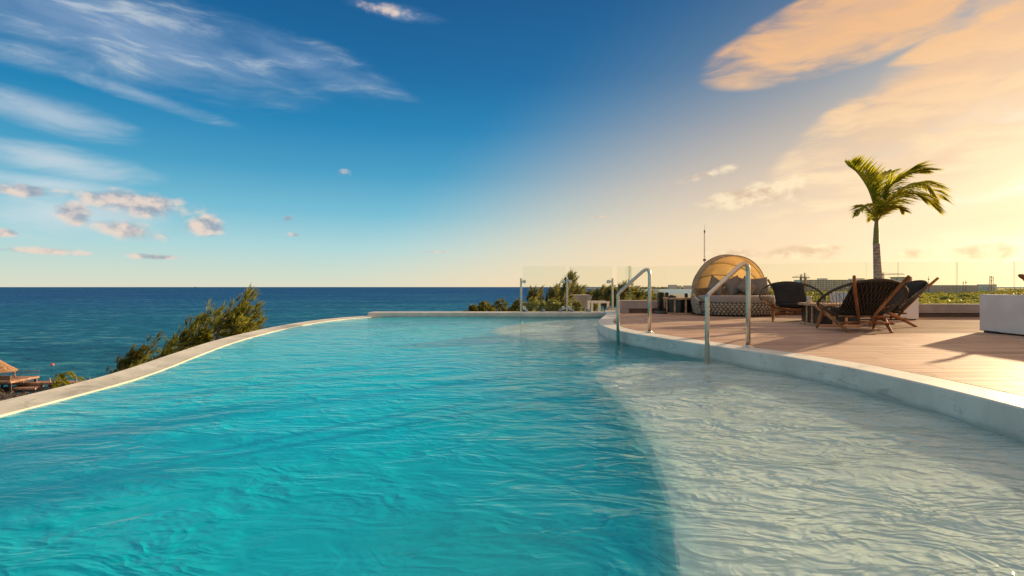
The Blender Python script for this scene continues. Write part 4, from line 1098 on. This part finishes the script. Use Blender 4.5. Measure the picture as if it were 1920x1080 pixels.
# broad leaved shrubs and casuarinas beyond the far pool wall
def leafy_tree(label, px, ytop, half, D, mat, group, name='leafy_tree', leaf=.30, nleaf=2600, flat=.8, ybot=None):
    c = at(px, ytop, D); rw = half/1000*D; base = Vector((c.x, D, GZ-.2)); t = thing(name, label, 'tree', base, 0, group)
    H = c.z-base.z; rh = min(H*.5, rw*1.5)
    m = MB(); m.tube([(0, 0, 0), (.15, 0, H*.4), (.1, .1, H-rh)], [.22, .16, .09], 7)
    for i in range(6):
        a = i*1.05+rs_.random(); m.tube([(.1, .1, H-rh*1.5), (math.cos(a)*rw*.4, math.sin(a)*rw*.4, H-rh*.8), (math.cos(a)*rw*.7, math.sin(a)*rw*.7, H-rh*.4)], [.08, .05, .02], 4)
    m.build('trunk', M['bark'], t, smooth=True)
    cr = MB(); nb = 26; cl = []
    for i in range(nb):
        a = rs_.uniform(0, 6.28); r = rs_.random()**.5*.85; z = rs_.uniform(-.85, .75)
        k = math.sqrt(max(.05, 1-z*z)); cl.append((Vector((math.cos(a)*r*k*rw, math.sin(a)*r*k*rw*flat, H-rh+z*rh*.92)), rs_.uniform(.22, .42)*rw))
    cl.append((Vector((0, 0, H-.25*rw)), .3*rw))
    for i in range(nleaf):
        c0, r0 = cl[rs_.randrange(len(cl))]
        d = Vector((rs_.gauss(0, 1), rs_.gauss(0, 1), rs_.gauss(0, 1))).normalized(); p = c0+d*r0*rs_.uniform(.6, 1.05)
        u = (d*.4+Vector((rs_.gauss(0, 1), rs_.gauss(0, 1), rs_.gauss(0, 1)+.3))*.7+Vector((.4, 0, 0))).normalized(); l = leaf*rs_.uniform(.5, 1.2)
        w = u.cross(Vector((rs_.gauss(0, 1), rs_.gauss(0, 1), rs_.gauss(0, 1)))).normalized()*l*.22
        cr.add([p-u*l*.4, p+w, p+u*l*.6, p-w], [(0, 1, 2, 3)])
    cr.build('crown', M[mat], t, fix=False); return t
GS = 'dark sea grape trees left of the glass screen'
for px, yt, hf, D, lab in [(908, 566, 36, 40, 'dark broad leaved tree, leftmost of the clump left of the glass screen'), (940, 563, 36, 44, 'dark broad leaved tree in the middle of the clump left of the glass screen'),
                           (972, 565, 34, 38, 'dark broad leaved tree close to the first steel screen post'), (886, 574, 20, 36, 'small ragged dark tree at the very left end of the clump')]:
    leafy_tree(lab, px, yt, hf, D, 'shrub', GS, leaf=.40, nleaf=3800)
# a few fan like fronds on the clump
GB = 'pale bushes seen through the glass screen'
for px, yt, hf, D, lab in [(1000, 560, 34, 34, 'olive green bushy tree just right of the first steel screen post'), (1035, 562, 36, 33, 'olive green bushy tree in the middle of the first glass pane'),
                           (1082, 566, 30, 31, 'pale bushy tree below the grey house, right of the middle post'), (1114, 570, 22, 30, 'pale low bushy tree in front of the white frame'),
                           (1062, 560, 32, 40, 'olive bushy tree directly behind the middle steel post')]:
    leafy_tree(lab, px, yt, hf, D, 'bush', GB, leaf=.30, nleaf=4200)
leafy_tree('low round bush filling the gap between the first two olive trees behind the glass', 1018, 566, 26, 36, 'bush', GB, leaf=.30, nleaf=3600)
leafy_tree('darker low bush left of the pale bush under the grey house', 1058, 570, 24, 29, 'shrub', GB, leaf=.28, nleaf=3200)
GC = 'windswept casuarinas beyond the glass screen'
def small_pine(label, px, yt, yb, D, w, n=7, per=150, sprd=.55, mat='pine_far'):
    T = [Vector((at(px-w*.6, yb, D).x-.5, D, GZ-.2)), at(px-w*.3, yb, D), at(px+w*.2, (yt*2+yb)/3, D)]
    pl = []
    for i in range(n):
        f = i/(n-1); x0 = px-w*.4+w*.5*f; y0 = yb+(yt-yb)*f*.75
        for s in (-.6, .6): pl.append(plume((x0, y0), (x0+w*(.55-.25*f)*(1 if s > 0 else -.35)+w*.2, y0-(yb-yt)*.24), D, -.1, s*1.2))
    pl.append(plume((px, yb+(yt-yb)*.6), (px+w*.35, yt), D, -.05))
    wind_pine(label, T[0], T, pl, GC, mat=mat, sprig=(.55, .07), spread=sprd*.9, per=per, wind=(.5, 0, .35))
small_pine('casuarina with a rounded top nearest the first steel screen post', 1000, 546, 566, 55, 22)
small_pine('casuarina left of the middle steel post, feathery and golden', 1036, 543, 568, 52, 26)
small_pine('thin casuarina whose sparse tip rises above all others behind the middle post', 1062, 518, 560, 40, 20, n=6, per=60, sprd=.3)
small_pine('casuarina right of the middle steel post above the grey house', 1078, 540, 562, 60, 22)
small_pine('casuarina above the right end of the grey house', 1100, 546, 566, 66, 22)
small_pine('casuarina behind the white frame, left of the third steel post', 1122, 545, 570, 50, 24, per=190)
small_pine('casuarina beside the third steel post, dense and olive', 1142, 543, 572, 46, 24, per=200)
small_pine('casuarina between the third post and the green glass edge', 1166, 539, 572, 42, 24, per=200)
small_pine('low casuarina just right of the green glass edge', 1190, 549, 572, 48, 20, per=190)
small_pine('low ragged casuarina seen between the two grab rails', 1212, 556, 574, 52, 18, per=190)
small_pine('short casuarina close behind the parapet, right of the far grab rail', 1236, 558, 572, 60, 16, per=170)

# mangrove forest: one dense mass of crowns
def forest(name, label, region, mat, n, seed):
    rq = np.random.RandomState(seed); m = MB(); cnt = 0
    while cnt < n:
        px, Dd, top, r = region(rq)
        x = (px-960)/1000*Dd; z = GZ+top; cnt += 1
        q = max(5, min(26, int(9000/Dd)))
        for i in range(q):
            d = Vector(rq.normal(size=3)).normalized(); d.z = abs(d.z)*.8-.15
            p = Vector((x, Dd, z-r*.8))+Vector((d.x*r, d.y*r, d.z*r*.8)); s = r*rq.uniform(.25, .5)
            u = Vector(rq.normal(size=3)); u = (u-d*u.dot(d)*.8).normalized(); w = u.cross(d).normalized()
            m.add([p-u*s-w*s*.5, p+u*s*.6-w*s, p+u*s+w*s*.4, p-u*s*.4+w*s], [(0, 1, 2, 3)])
    o = m.build(name, M[mat], fix=False, kind='stuff'); return tag(o, label, 'forest')
def reg(rq):
    Dd = 10**rq.uniform(math.log10(170), math.log10(3200)); px = rq.uniform(1330 if Dd > 260 else 1200, 2600)
    big = mnoise.noise(Vector((((px-960)/1000*Dd)/90, Dd/90, 0)))
    return px, Dd, 11.6+1.6*big+rq.uniform(-1, 1)*1.0+(1.5 if rq.rand() < .04 else 0), (2.2+Dd/420)*rq.uniform(.8, 1.4)
forest('mangrove_forest', 'wide flat green mangrove forest beyond the parapet, under the palm', reg, 'mangrove', 12500, 5)
m = MB()    # dense understorey so that no bare ground shows between crowns
Ds = [160*(3400/160)**(i/40) for i in range(41)]; As = [(1325+(2700-1325)*j/40-960)/1000 for j in range(41)]
vs = [(a*d, d, GZ+9.6+1.2*mnoise.noise(Vector((a*d/40, d/40, 3)))) for d in Ds for a in As]
m.add(vs, [(i*41+j, i*41+j+1, (i+1)*41+j+1, (i+1)*41+j) for i in range(40) for j in range(40)])
o = m.build('mangrove_understorey', M['mangrove'], kind='stuff'); tag(o, 'dense lower layer of the mangrove forest between its crowns', 'forest')
def reg2(rq):
    Dd = rq.uniform(950, 1300); return rq.uniform(1195, 1240) , Dd, rq.uniform(4, 9), rq.uniform(5, 8)
forest('headland_trees', 'small wooded headland reaching into the lagoon between the grab rails', reg2, 'mangrove', 220, 8)
def reg3(rq):
    px = rq.uniform(1160, 1420); return px, rq.uniform(4950, 5200), rq.uniform(10, 22)+9*mnoise.noise(Vector((px/22, 0, 0))), rq.uniform(14, 26)
forest('shore_trees', 'long low line of trees on the far shore of the lagoon', reg3, 'pine_far', 700, 9)

# ------------------------------------------------------------------ far buildings
def block(name, label, px0, px1, ytop, D, depth, storeys, mat='concrete_far', group=None, roofboxes=(), bands=True, cat='building'):
    x0 = (px0-960)/1000*D; x1 = (px1-960)/1000*D; z1 = CAM_Z-(ytop-538)/1000*D; w = x1-x0; h = z1-GZ
    t = thing(name, label, cat, ((x0+x1)/2, D, GZ), 0, group)
    m = MB(); m.box(-w/2, w/2, 0, depth, -1, h); m.build('body', M[mat], t)
    if bands:
        fh = h/storeys; m = MB(); win = MB(); nbay = max(3, int(w/4.5))
        for s in range(storeys):
            m.box(-w/2-.5, w/2+.5, -1.3, .0, s*fh+fh*.86, s*fh+fh*1.0)
            for b_ in range(nbay):
                xa = -w/2+w*b_/nbay; win.box(xa+w/nbay*.15, xa+w/nbay*.85, -.12, -.02, s*fh+fh*.15, s*fh+fh*.75)
        for b_ in range(0, nbay+1, 3):
            xa = -w/2+w*b_/nbay; m.box(xa-.4, xa+.4, -1.25, -.03, 0, h*.995)
        m.build('balcony_slabs', M[mat], t, kind='stuff'); win.build('windows', M['concrete_dark'], t, kind='stuff')
    for (a, b, hh) in roofboxes:
        m = MB(); m.box(-w/2+w*a, -w/2+w*b, depth*.2, depth*.7, h+.002, h+hh); m.build('roof_box', M[mat], t)
    return t
block('hotel_block', 'long five storey pale hotel on the horizon left of the palm', 1506, 1612, 524.5, 900, 30, 9, roofboxes=((.37, .47, 2.6), (.93, 1.0, 2.0)), group=None)
block('hotel_wing', 'lower set back wing of the hotel ending behind the palm trunk', 1612, 1682, 524, 1000, 25, 9, roofboxes=((.0, .18, 2.5),))
block('office_block', 'tall pale building with a dark top right of the palm trunk', 1686, 1710, 519, 950, 22, 9, roofboxes=((-.35, .1, -1),))
block('warehouse', 'long low grey warehouse between palm and large planter', 1744, 1835, 534.5, 700, 40, 2, bands=False, mat='grey_wall')
block('substation', 'small pale building below the lattice pylon', 1853, 1869, 533, 800, 20, 3, bands=False)
block('white_villa', 'small white flat roofed house on the headland between the grab rails', 1222, 1235, 541.5, 1000, 12, 2, bands=False, mat='white_paint')
for i, (a, b, y, k) in enumerate([(1166, 1182, 535.5, 3), (1256, 1270, 534, 4), (1272, 1278, 535.5, 3), (1284, 1300, 535.2, 3), (1302, 1312, 534.6, 4), (1190, 1200, 536, 3)]):
    block('shore_building', ['wide low building at the left end of the far lagoon shore', 'tallest pale building on the far shore, right of the far grab rail', 'narrow tower beside the tallest building on the far shore',
          'low pale building on the far shore above the side table', 'pale building on the far shore just left of the daybed', 'small pale building on the far shore behind the far grab rail'][i], a, b, y, 4900, 60, k, bands=False, group='buildings on the far lagoon shore')
# grey house with a gable beyond the screen
hs_ = thing('grey_house', 'grey rendered house with a pale gable end, beyond the middle glass pane', 'house', (at(1098, 570, 56).x, 56, GZ))
zt = at(1098, 553, 56).z-GZ; zb_ = zt-1.4
m = MB(); m.box(-2.6, 1.2, 0, 6, 0, zb_); m.build('wall', M['grey_wall'], hs_)
m = MB(); m.add([(-2.9, -.3, zb_), (-2.9, 6.3, zb_), (1.4, 6.3, zb_), (1.4, -.3, zb_), (-1.7, -.3, zt), (-1.7, 6.3, zt), (.5, 6.3, zt), (.5, -.3, zt)], [(3, 2, 6, 7), (0, 4, 5, 1), (4, 7, 6, 5), (0, 3, 7, 4), (1, 5, 6, 2), (0, 1, 2, 3)]); m.build('roof', M['grey_wall'], hs_)
m = MB(); m.add([(-.55, -.42, zb_-.6), (.75, -.42, zb_-.6), (.85, -.42, zt-.35), (-.55, -.32, zb_-.6), (.75, -.32, zb_-.6), (.85, -.32, zt-.35)], [(0, 1, 2), (5, 4, 3), (0, 3, 4, 1), (1, 4, 5, 2), (2, 5, 3, 0)]); m.build('pale_gable', M['white_paint'], hs_)
# white frame and round tub on the lower terrace
LT = -.62
WFR = thing('white_terrace_railing', 'white timber frame railing on the lower terrace beyond the glass screen', 'railing', (gx(1125, 18.2), 18.2, LT))
w_ = gx(1140, 18.2)-gx(1125, 18.2)
for x in (-w_, -.02, w_):
    for y in (0, .8) if x < -.1 else (0,):
        m = MB(); m.box(x-.035, x+.035, y-.035, y+.035, 0, .78); m.build('post', M['white_paint'], WFR, bevel=.004)
for z in (.80, .36, .08):
    for y in (0, .8):
        m = MB(); m.box(-w_-.05, w_+.05, y-.03, y+.03, z-.035, z+.03); m.build('rail', M['white_paint'], WFR, bevel=.004)
tb = thing('round_tub', 'round pale concrete tub at the tip of the deck beyond the third post', 'tub', (gx(1156, 17.2), 17.2, LT))
m = MB(); m.lathe([(.24, 0), (.27, .3), (.29, .62), (.25, .63), (.24, .5), (.0, .5)], 24, caps=False); m.build('shell', M['coping'], tb, smooth=True)

# ------------------------------------------------------------------ masts, cranes, pylon
def lattice(m, x, y, z0, z1, w0, w1, n, r):
    for a in ((-1, -1), (1, -1), (1, 1), (-1, 1)): m.bar((x+a[0]*w0, y+a[1]*w0, z0), (x+a[0]*w1, y+a[1]*w1, z1), r, r)
    for i in range(n):
        za = z0+(z1-z0)*i/n; zb = z0+(z1-z0)*(i+1)/n; wa = w0+(w1-w0)*i/n; wb = w0+(w1-w0)*(i+1)/n
        s = 1 if i % 2 else -1
        m.bar((x-s*wa, y-wa, za), (x+s*wb, y-wb, zb), r*.7, r*.7); m.bar((x-s*wa, y+wa, za), (x+s*wb, y+wb, zb), r*.7, r*.7); m.bar((x-wa, y-s*wa, za), (x-wb, y+s*wb, zb), r*.7, r*.7)
t = thing('radio_mast', 'tall thin lattice radio mast rising left of the daybed canopy', 'mast', (at(1321, 538, 420).x, 420, GZ))
m = MB(); H = at(1321, 430, 420).z-GZ; lattice(m, 0, 0, 0, H, .36, .30, 26, .12); m.build('lattice', M['mast'], t)
m = MB(); m.tube([(0, 0, H), (0, 0, H+3.5)], .09, 5); m.build('whip', M['mast'], t)
for zf in (.97, .62): 
    m = MB(); m.box(-.9, .9, -.7, .7, H*zf-.8, H*zf+.8) if zf < .9 else m.lathe([(.2, H*zf-1), (.8, H*zf), (.2, H*zf+1)], 8); m.build('antenna_drum', M['crane'], t)
def crane(label, px, ytop, D, jl, jr, yj):
    x = at(px, 538, D).x; t = thing('tower_crane', label, 'crane', (x, D, GZ), 0, 'tower cranes on the horizon'); zt = at(px, ytop, D).z-GZ; zj = at(px, yj, D).z-GZ
    m = MB(); lattice(m, 0, 0, 0, zj, .9, .9, 16, .35); m.build('mast', M['crane'], t)
    m = MB(); lattice(m, 0, 0, zj, zt, .9, .25, 3, .35); m.build('apex', M['crane'], t)
    m = MB(); m.bar((-jl, 0, zj), (jr, 0, zj+1.2), .5, .5); m.bar((-jl, 0, zj+1.6), (jr*.95, 0, zj+2.6), .35, .35)
    for i in range(14):
        xa = -jl+(jl+jr)*i/14; m.bar((xa, 0, zj), (xa+(jl+jr)/28, 0, zj+2), .25, .25); m.bar((xa+(jl+jr)/28, 0, zj+2), (xa+(jl+jr)/14, 0, zj), .25, .25)
    m.build('jib', M['crane'], t)
    m = MB(); m.bar((0, 0, zt), (-jl*.9, 0, zj+1.8), .22, .22); m.bar((0, 0, zt), (jr*.7, 0, zj+2.6), .22, .22); m.build('stay', M['crane'], t)
    m = MB(); m.box(jr-3 if jr < jl else -jl, jr if jr < jl else -jl+3, -.7, .7, zj-2.2, zj); m.build('counterweight', M['grey_wall'], t)
crane('tower crane with a long right jib just right of the palm trunk', 1656, 511, 900, 5, 36, 515.5)
crane('tower crane above the left end of the long hotel', 1502, 514, 850, 14, 9, 521)
crane('slender second tower crane beside the first above the hotel', 1509, 511.5, 860, 8, 8, 522)
t = thing('lattice_pylon', 'lattice power pylon standing on the small pale building', 'pylon', (at(1859, 538, 780).x, 780, GZ))
m = MB(); H = at(1859, 518, 780).z-GZ; lattice(m, 0, 0, 0, H, 2.8, 1.4, 9, .42); m.build('lattice', M['crane'], t)
for k in (.82, .92, 1.0):
    m = MB(); m.bar((-3, 0, H*k), (3, 0, H*k), .4, .4); m.build('cross_arm', M['crane'], t)
for px, yt, lab in ((1741, 518, 'thin antenna pole right of the side-view rope chair'), (1811, 525, 'thin antenna pole over the right end of the warehouse'), (1806, 526, 'shorter antenna pole left of the one over the warehouse')):
    H = at(px, yt, 700).z-GZ; m = MB(); m.tube([(0, 0, 0), (0, 0, H)], [.45, .2], 6); m.box(-.8, .8, -.5, .5, H*.86, H*.9); o = m.build('antenna_pole', M['crane']); o.location = (at(px, 538, 700).x, 700, GZ); tag(o, lab, 'antenna')

# ------------------------------------------------------------------ pier, hut, buoy, ships
def pw_(px, py, z): 
    Dd = (CAM_Z-z)*1000/(py-538); return Vector(((px-960)/1000*Dd, Dd, z))
def deckseg(name, label, corners, zt, th=.35, piles=6, posts=True, cat='pier'):
    c = sum(corners, Vector())/4; c.z = SEA_Z; t = thing(name, label, cat, c)
    P = [p-c for p in corners]; m = MB(); m.prism([(p.x, p.y) for p in P], zt-SEA_Z-th, zt-SEA_Z); m.build('pier_deck', M['pier_wood'], t)
    for i in range(piles):
        f = (i+.5)/piles
        for a, b in ((P[0], P[1]), (P[3], P[2])):
            q = a*(1-f)+b*f; m = MB(); m.tube([(q.x, q.y, -1.2), (q.x, q.y, zt-SEA_Z-th)], .22, 7); m.build('pile', M['pier_dark'], t, smooth=True)
            if posts:
                m = MB(); m.box(q.x-.07, q.x+.07, q.y-.07, q.y+.07, zt-SEA_Z, zt-SEA_Z+.55); m.build('post', M['pier_wood'], t)
    if posts:
        m = MB(); m.bar(P[3]+Vector((0, 0, zt+.45)), P[2]+Vector((0, 0, zt+.45)), .06, .06); m.build('rope_rail', M['pier_wood'], t)
    return t
zw = SEA_Z+1.1
deckseg('pier_walkway', 'long weathered timber walkway on piles leading from the thatched hut', [pw_(-70, 719, zw), pw_(230, 716.5, zw), pw_(230, 713, zw), pw_(-70, 715, zw)], zw, piles=12)
deckseg('boat_landing', 'lower timber landing stage in front of the walkway, left of the palm', [pw_(24, 728, zw-.5), pw_(66, 728, zw-.5), pw_(82, 720.5, zw-.5), pw_(34, 720.5, zw-.5)], zw-.5, piles=3, posts=False)
deckseg('shore_steps', 'dark timber deck sloping out behind the pool edge, right of the palm', [pw_(86, 735, zw-.3), pw_(190, 722, zw-.3), pw_(190, 716.5, zw-.3), pw_(120, 724.5, zw-.3)], zw-.3, piles=4, posts=False)
zh = zw+1.0
hp = pw_(-12, 711, zh)
hut = thing('thatched_hut', 'thatched palapa hut on a raised timber platform over the sea, at the left edge', 'hut', (hp.x, hp.y, SEA_Z))
m = MB(); m.box(-6, 5.2, -2.2, 3.6, zh-SEA_Z-.35, zh-SEA_Z); m.build('platform', M['pier_wood'], hut)
for x in (-5, -1.5, 2, 4.8):
    for y in (-1.8, 3.2):
        m = MB(); m.tube([(x, y, -1.2), (x, y, zh-SEA_Z-.35)], .2, 7); m.build('pile', M['pier_dark'], hut, smooth=True)
e0 = zh-SEA_Z
m = MB(); m.lathe([(3.9, e0+1.3), (3.95, e0+1.45), (2.6, e0+2.4), (1.1, e0+3.6), (.15, e0+4.4)], 20, -1.0, .5, 1.05, .8)
th_ = m.build('thatched_roof', M['thatch'], hut)
for x, y in ((-3.4, -1.4), (1.6, -1.4), (-3.4, 2.4), (1.6, 2.4)):
    m = MB(); m.tube([(x, y, e0), (x, y, e0+1.7)], .12, 6); m.build('roof_post', M['pier_wood'], hut, smooth=True)
xs = [-5.8+1.2*i for i in range(10)]
for x in xs: 
    m = MB(); m.box(x-.06, x+.06, -2.15, -2.03, e0, e0+1.0); m.build('railing_post', M['pier_wood'], hut)
for y in (-2.09, 3.5):
    m = MB(); m.box(-6, 5.2, y-.05, y+.05, e0+.92, e0+1.02); m.box(-6, 5.2, y-.04, y+.04, e0+.45, e0+.52); m.build('railing_bar', M['pier_wood'], hut)
m = MB(); m.box(2.6, 5.1, -1.98, -1.93, e0+.1, e0+.9); m.build('railing_panel', M['thatch'], hut)
m = MB(); m.box(-2.9, -2.2, -1.3, -.6, e0, e0+.75); m.box(-1.5, -.8, -1.2, -.5, e0, e0+.8); m.build('bench', M['white_paint'], hut)
bz = pw_(98, 684.5, SEA_Z)
m = MB(); m.lathe([(.02, -.35), (.3, -.25), (.42, 0), (.36, .25), (.2, .38), (.02, .42)], 14); o = m.build('buoy', M['red'], smooth=True); o.location = bz; tag(o, 'small red buoy floating alone on the sea left of the trees', 'buoy')
# coconut palm beside the walkway, its top only just above the pool edge
pb = pw_(94, 733, GZ+1.5); PB = thing('shore_palm', 'windblown coconut palm top beside the timber walkway', 'palm tree', (pb.x, pb.y, GZ-.3))
m = MB(); m.tube([(0, 0, 0), (.2, 0, 1.0), (.3, 0, 1.9)], [.2, .16, .13], 8); m.build('trunk', M['palm_trunk'], PB, smooth=True)
for (dx_, dz_, dy_) in [(4.3, 2.0, .6), (3.6, 2.7, -.4), (2.7, 2.9, .5), (1.8, 2.6, -.6), (4.6, 1.1, -.5), (3.4, 1.6, -1.3), (1.0, 1.8, .9), (3.9, .7, 1.0)]:
    mm_ = (MB(), MB()); palm_frond(mm_, [(.3, 0, 1.8), (.3+dx_*.35, dy_*.4, 1.9+dz_*.75), (.3+dx_*.75, dy_*.8, 1.9+dz_*1.0), (.3+dx_, dy_, 1.9+dz_*.8)], .95, 34, .25, (.7, 0, 0), rach=.05, wl=.16)
    st = mm_[0].build('frond', M['crownshaft'], PB, smooth=True); lf = mm_[1].build('leaflets', M['palm'], st, fix=False); lf['kind'] = 'stuff'
# rocks in the shallows under the pier
m = MB()
for i in range(160):
    p = pw_(rs_.uniform(-60, 150), rs_.uniform(726, 760), SEA_Z); r = rs_.uniform(.4, 1.5); o = len(m.v)
    m.lathe([(r*.5, -.5), (r, -.1), (r*.8, .25), (r*.3, .42)], 7, p.x, p.y, rs_.uniform(.8, 1.5), 1)
    for k in range(o, len(m.v)): v = m.v[k]; m.v[k] = (v[0]+rs_.uniform(-.15, .15)*r, v[1]+rs_.uniform(-.15, .15)*r, SEA_Z+v[2]*rs_.uniform(.7, 1.2))
o = m.build('shore_rocks', M['pier_dark'], fix=False, kind='stuff'); tag(o, 'dark rocks breaking the shallows under the timber pier', 'rocks')
def ship(label, px, D, L):
    x = (px-960)/1000*D; t = thing('cargo_ship', label, 'ship', (x, D, SEA_Z), 0, 'ships on the horizon')
    m = MB(); m.add([(-L/2, -9, 0), (L/2-8, -9, 0), (L/2, 0, 12), (L/2-8, 9, 0), (-L/2, 9, 0), (-L/2, -9, 11), (L/2-8, -9, 11), (L/2-8, 9, 11), (-L/2, 9, 11)], [(0, 1, 6, 5), (1, 2, 6), (1, 3, 2), (3, 7, 2), (3, 4, 8, 7), (0, 5, 8, 4), (5, 6, 7, 8), (6, 2, 7), (0, 4, 3, 1)]); m.build('hull', M['ship'], t)
    m = MB(); m.box(-L/2+4, -L/2+20, -7, 7, 11, 30); m.build('bridge', M['ship'], t)
ship('long dark cargo ship on the horizon left of the tallest casuarina', 369, 14000, 120)
ship('tiny dark ship on the horizon right of the tallest casuarina', 471, 14500, 60)
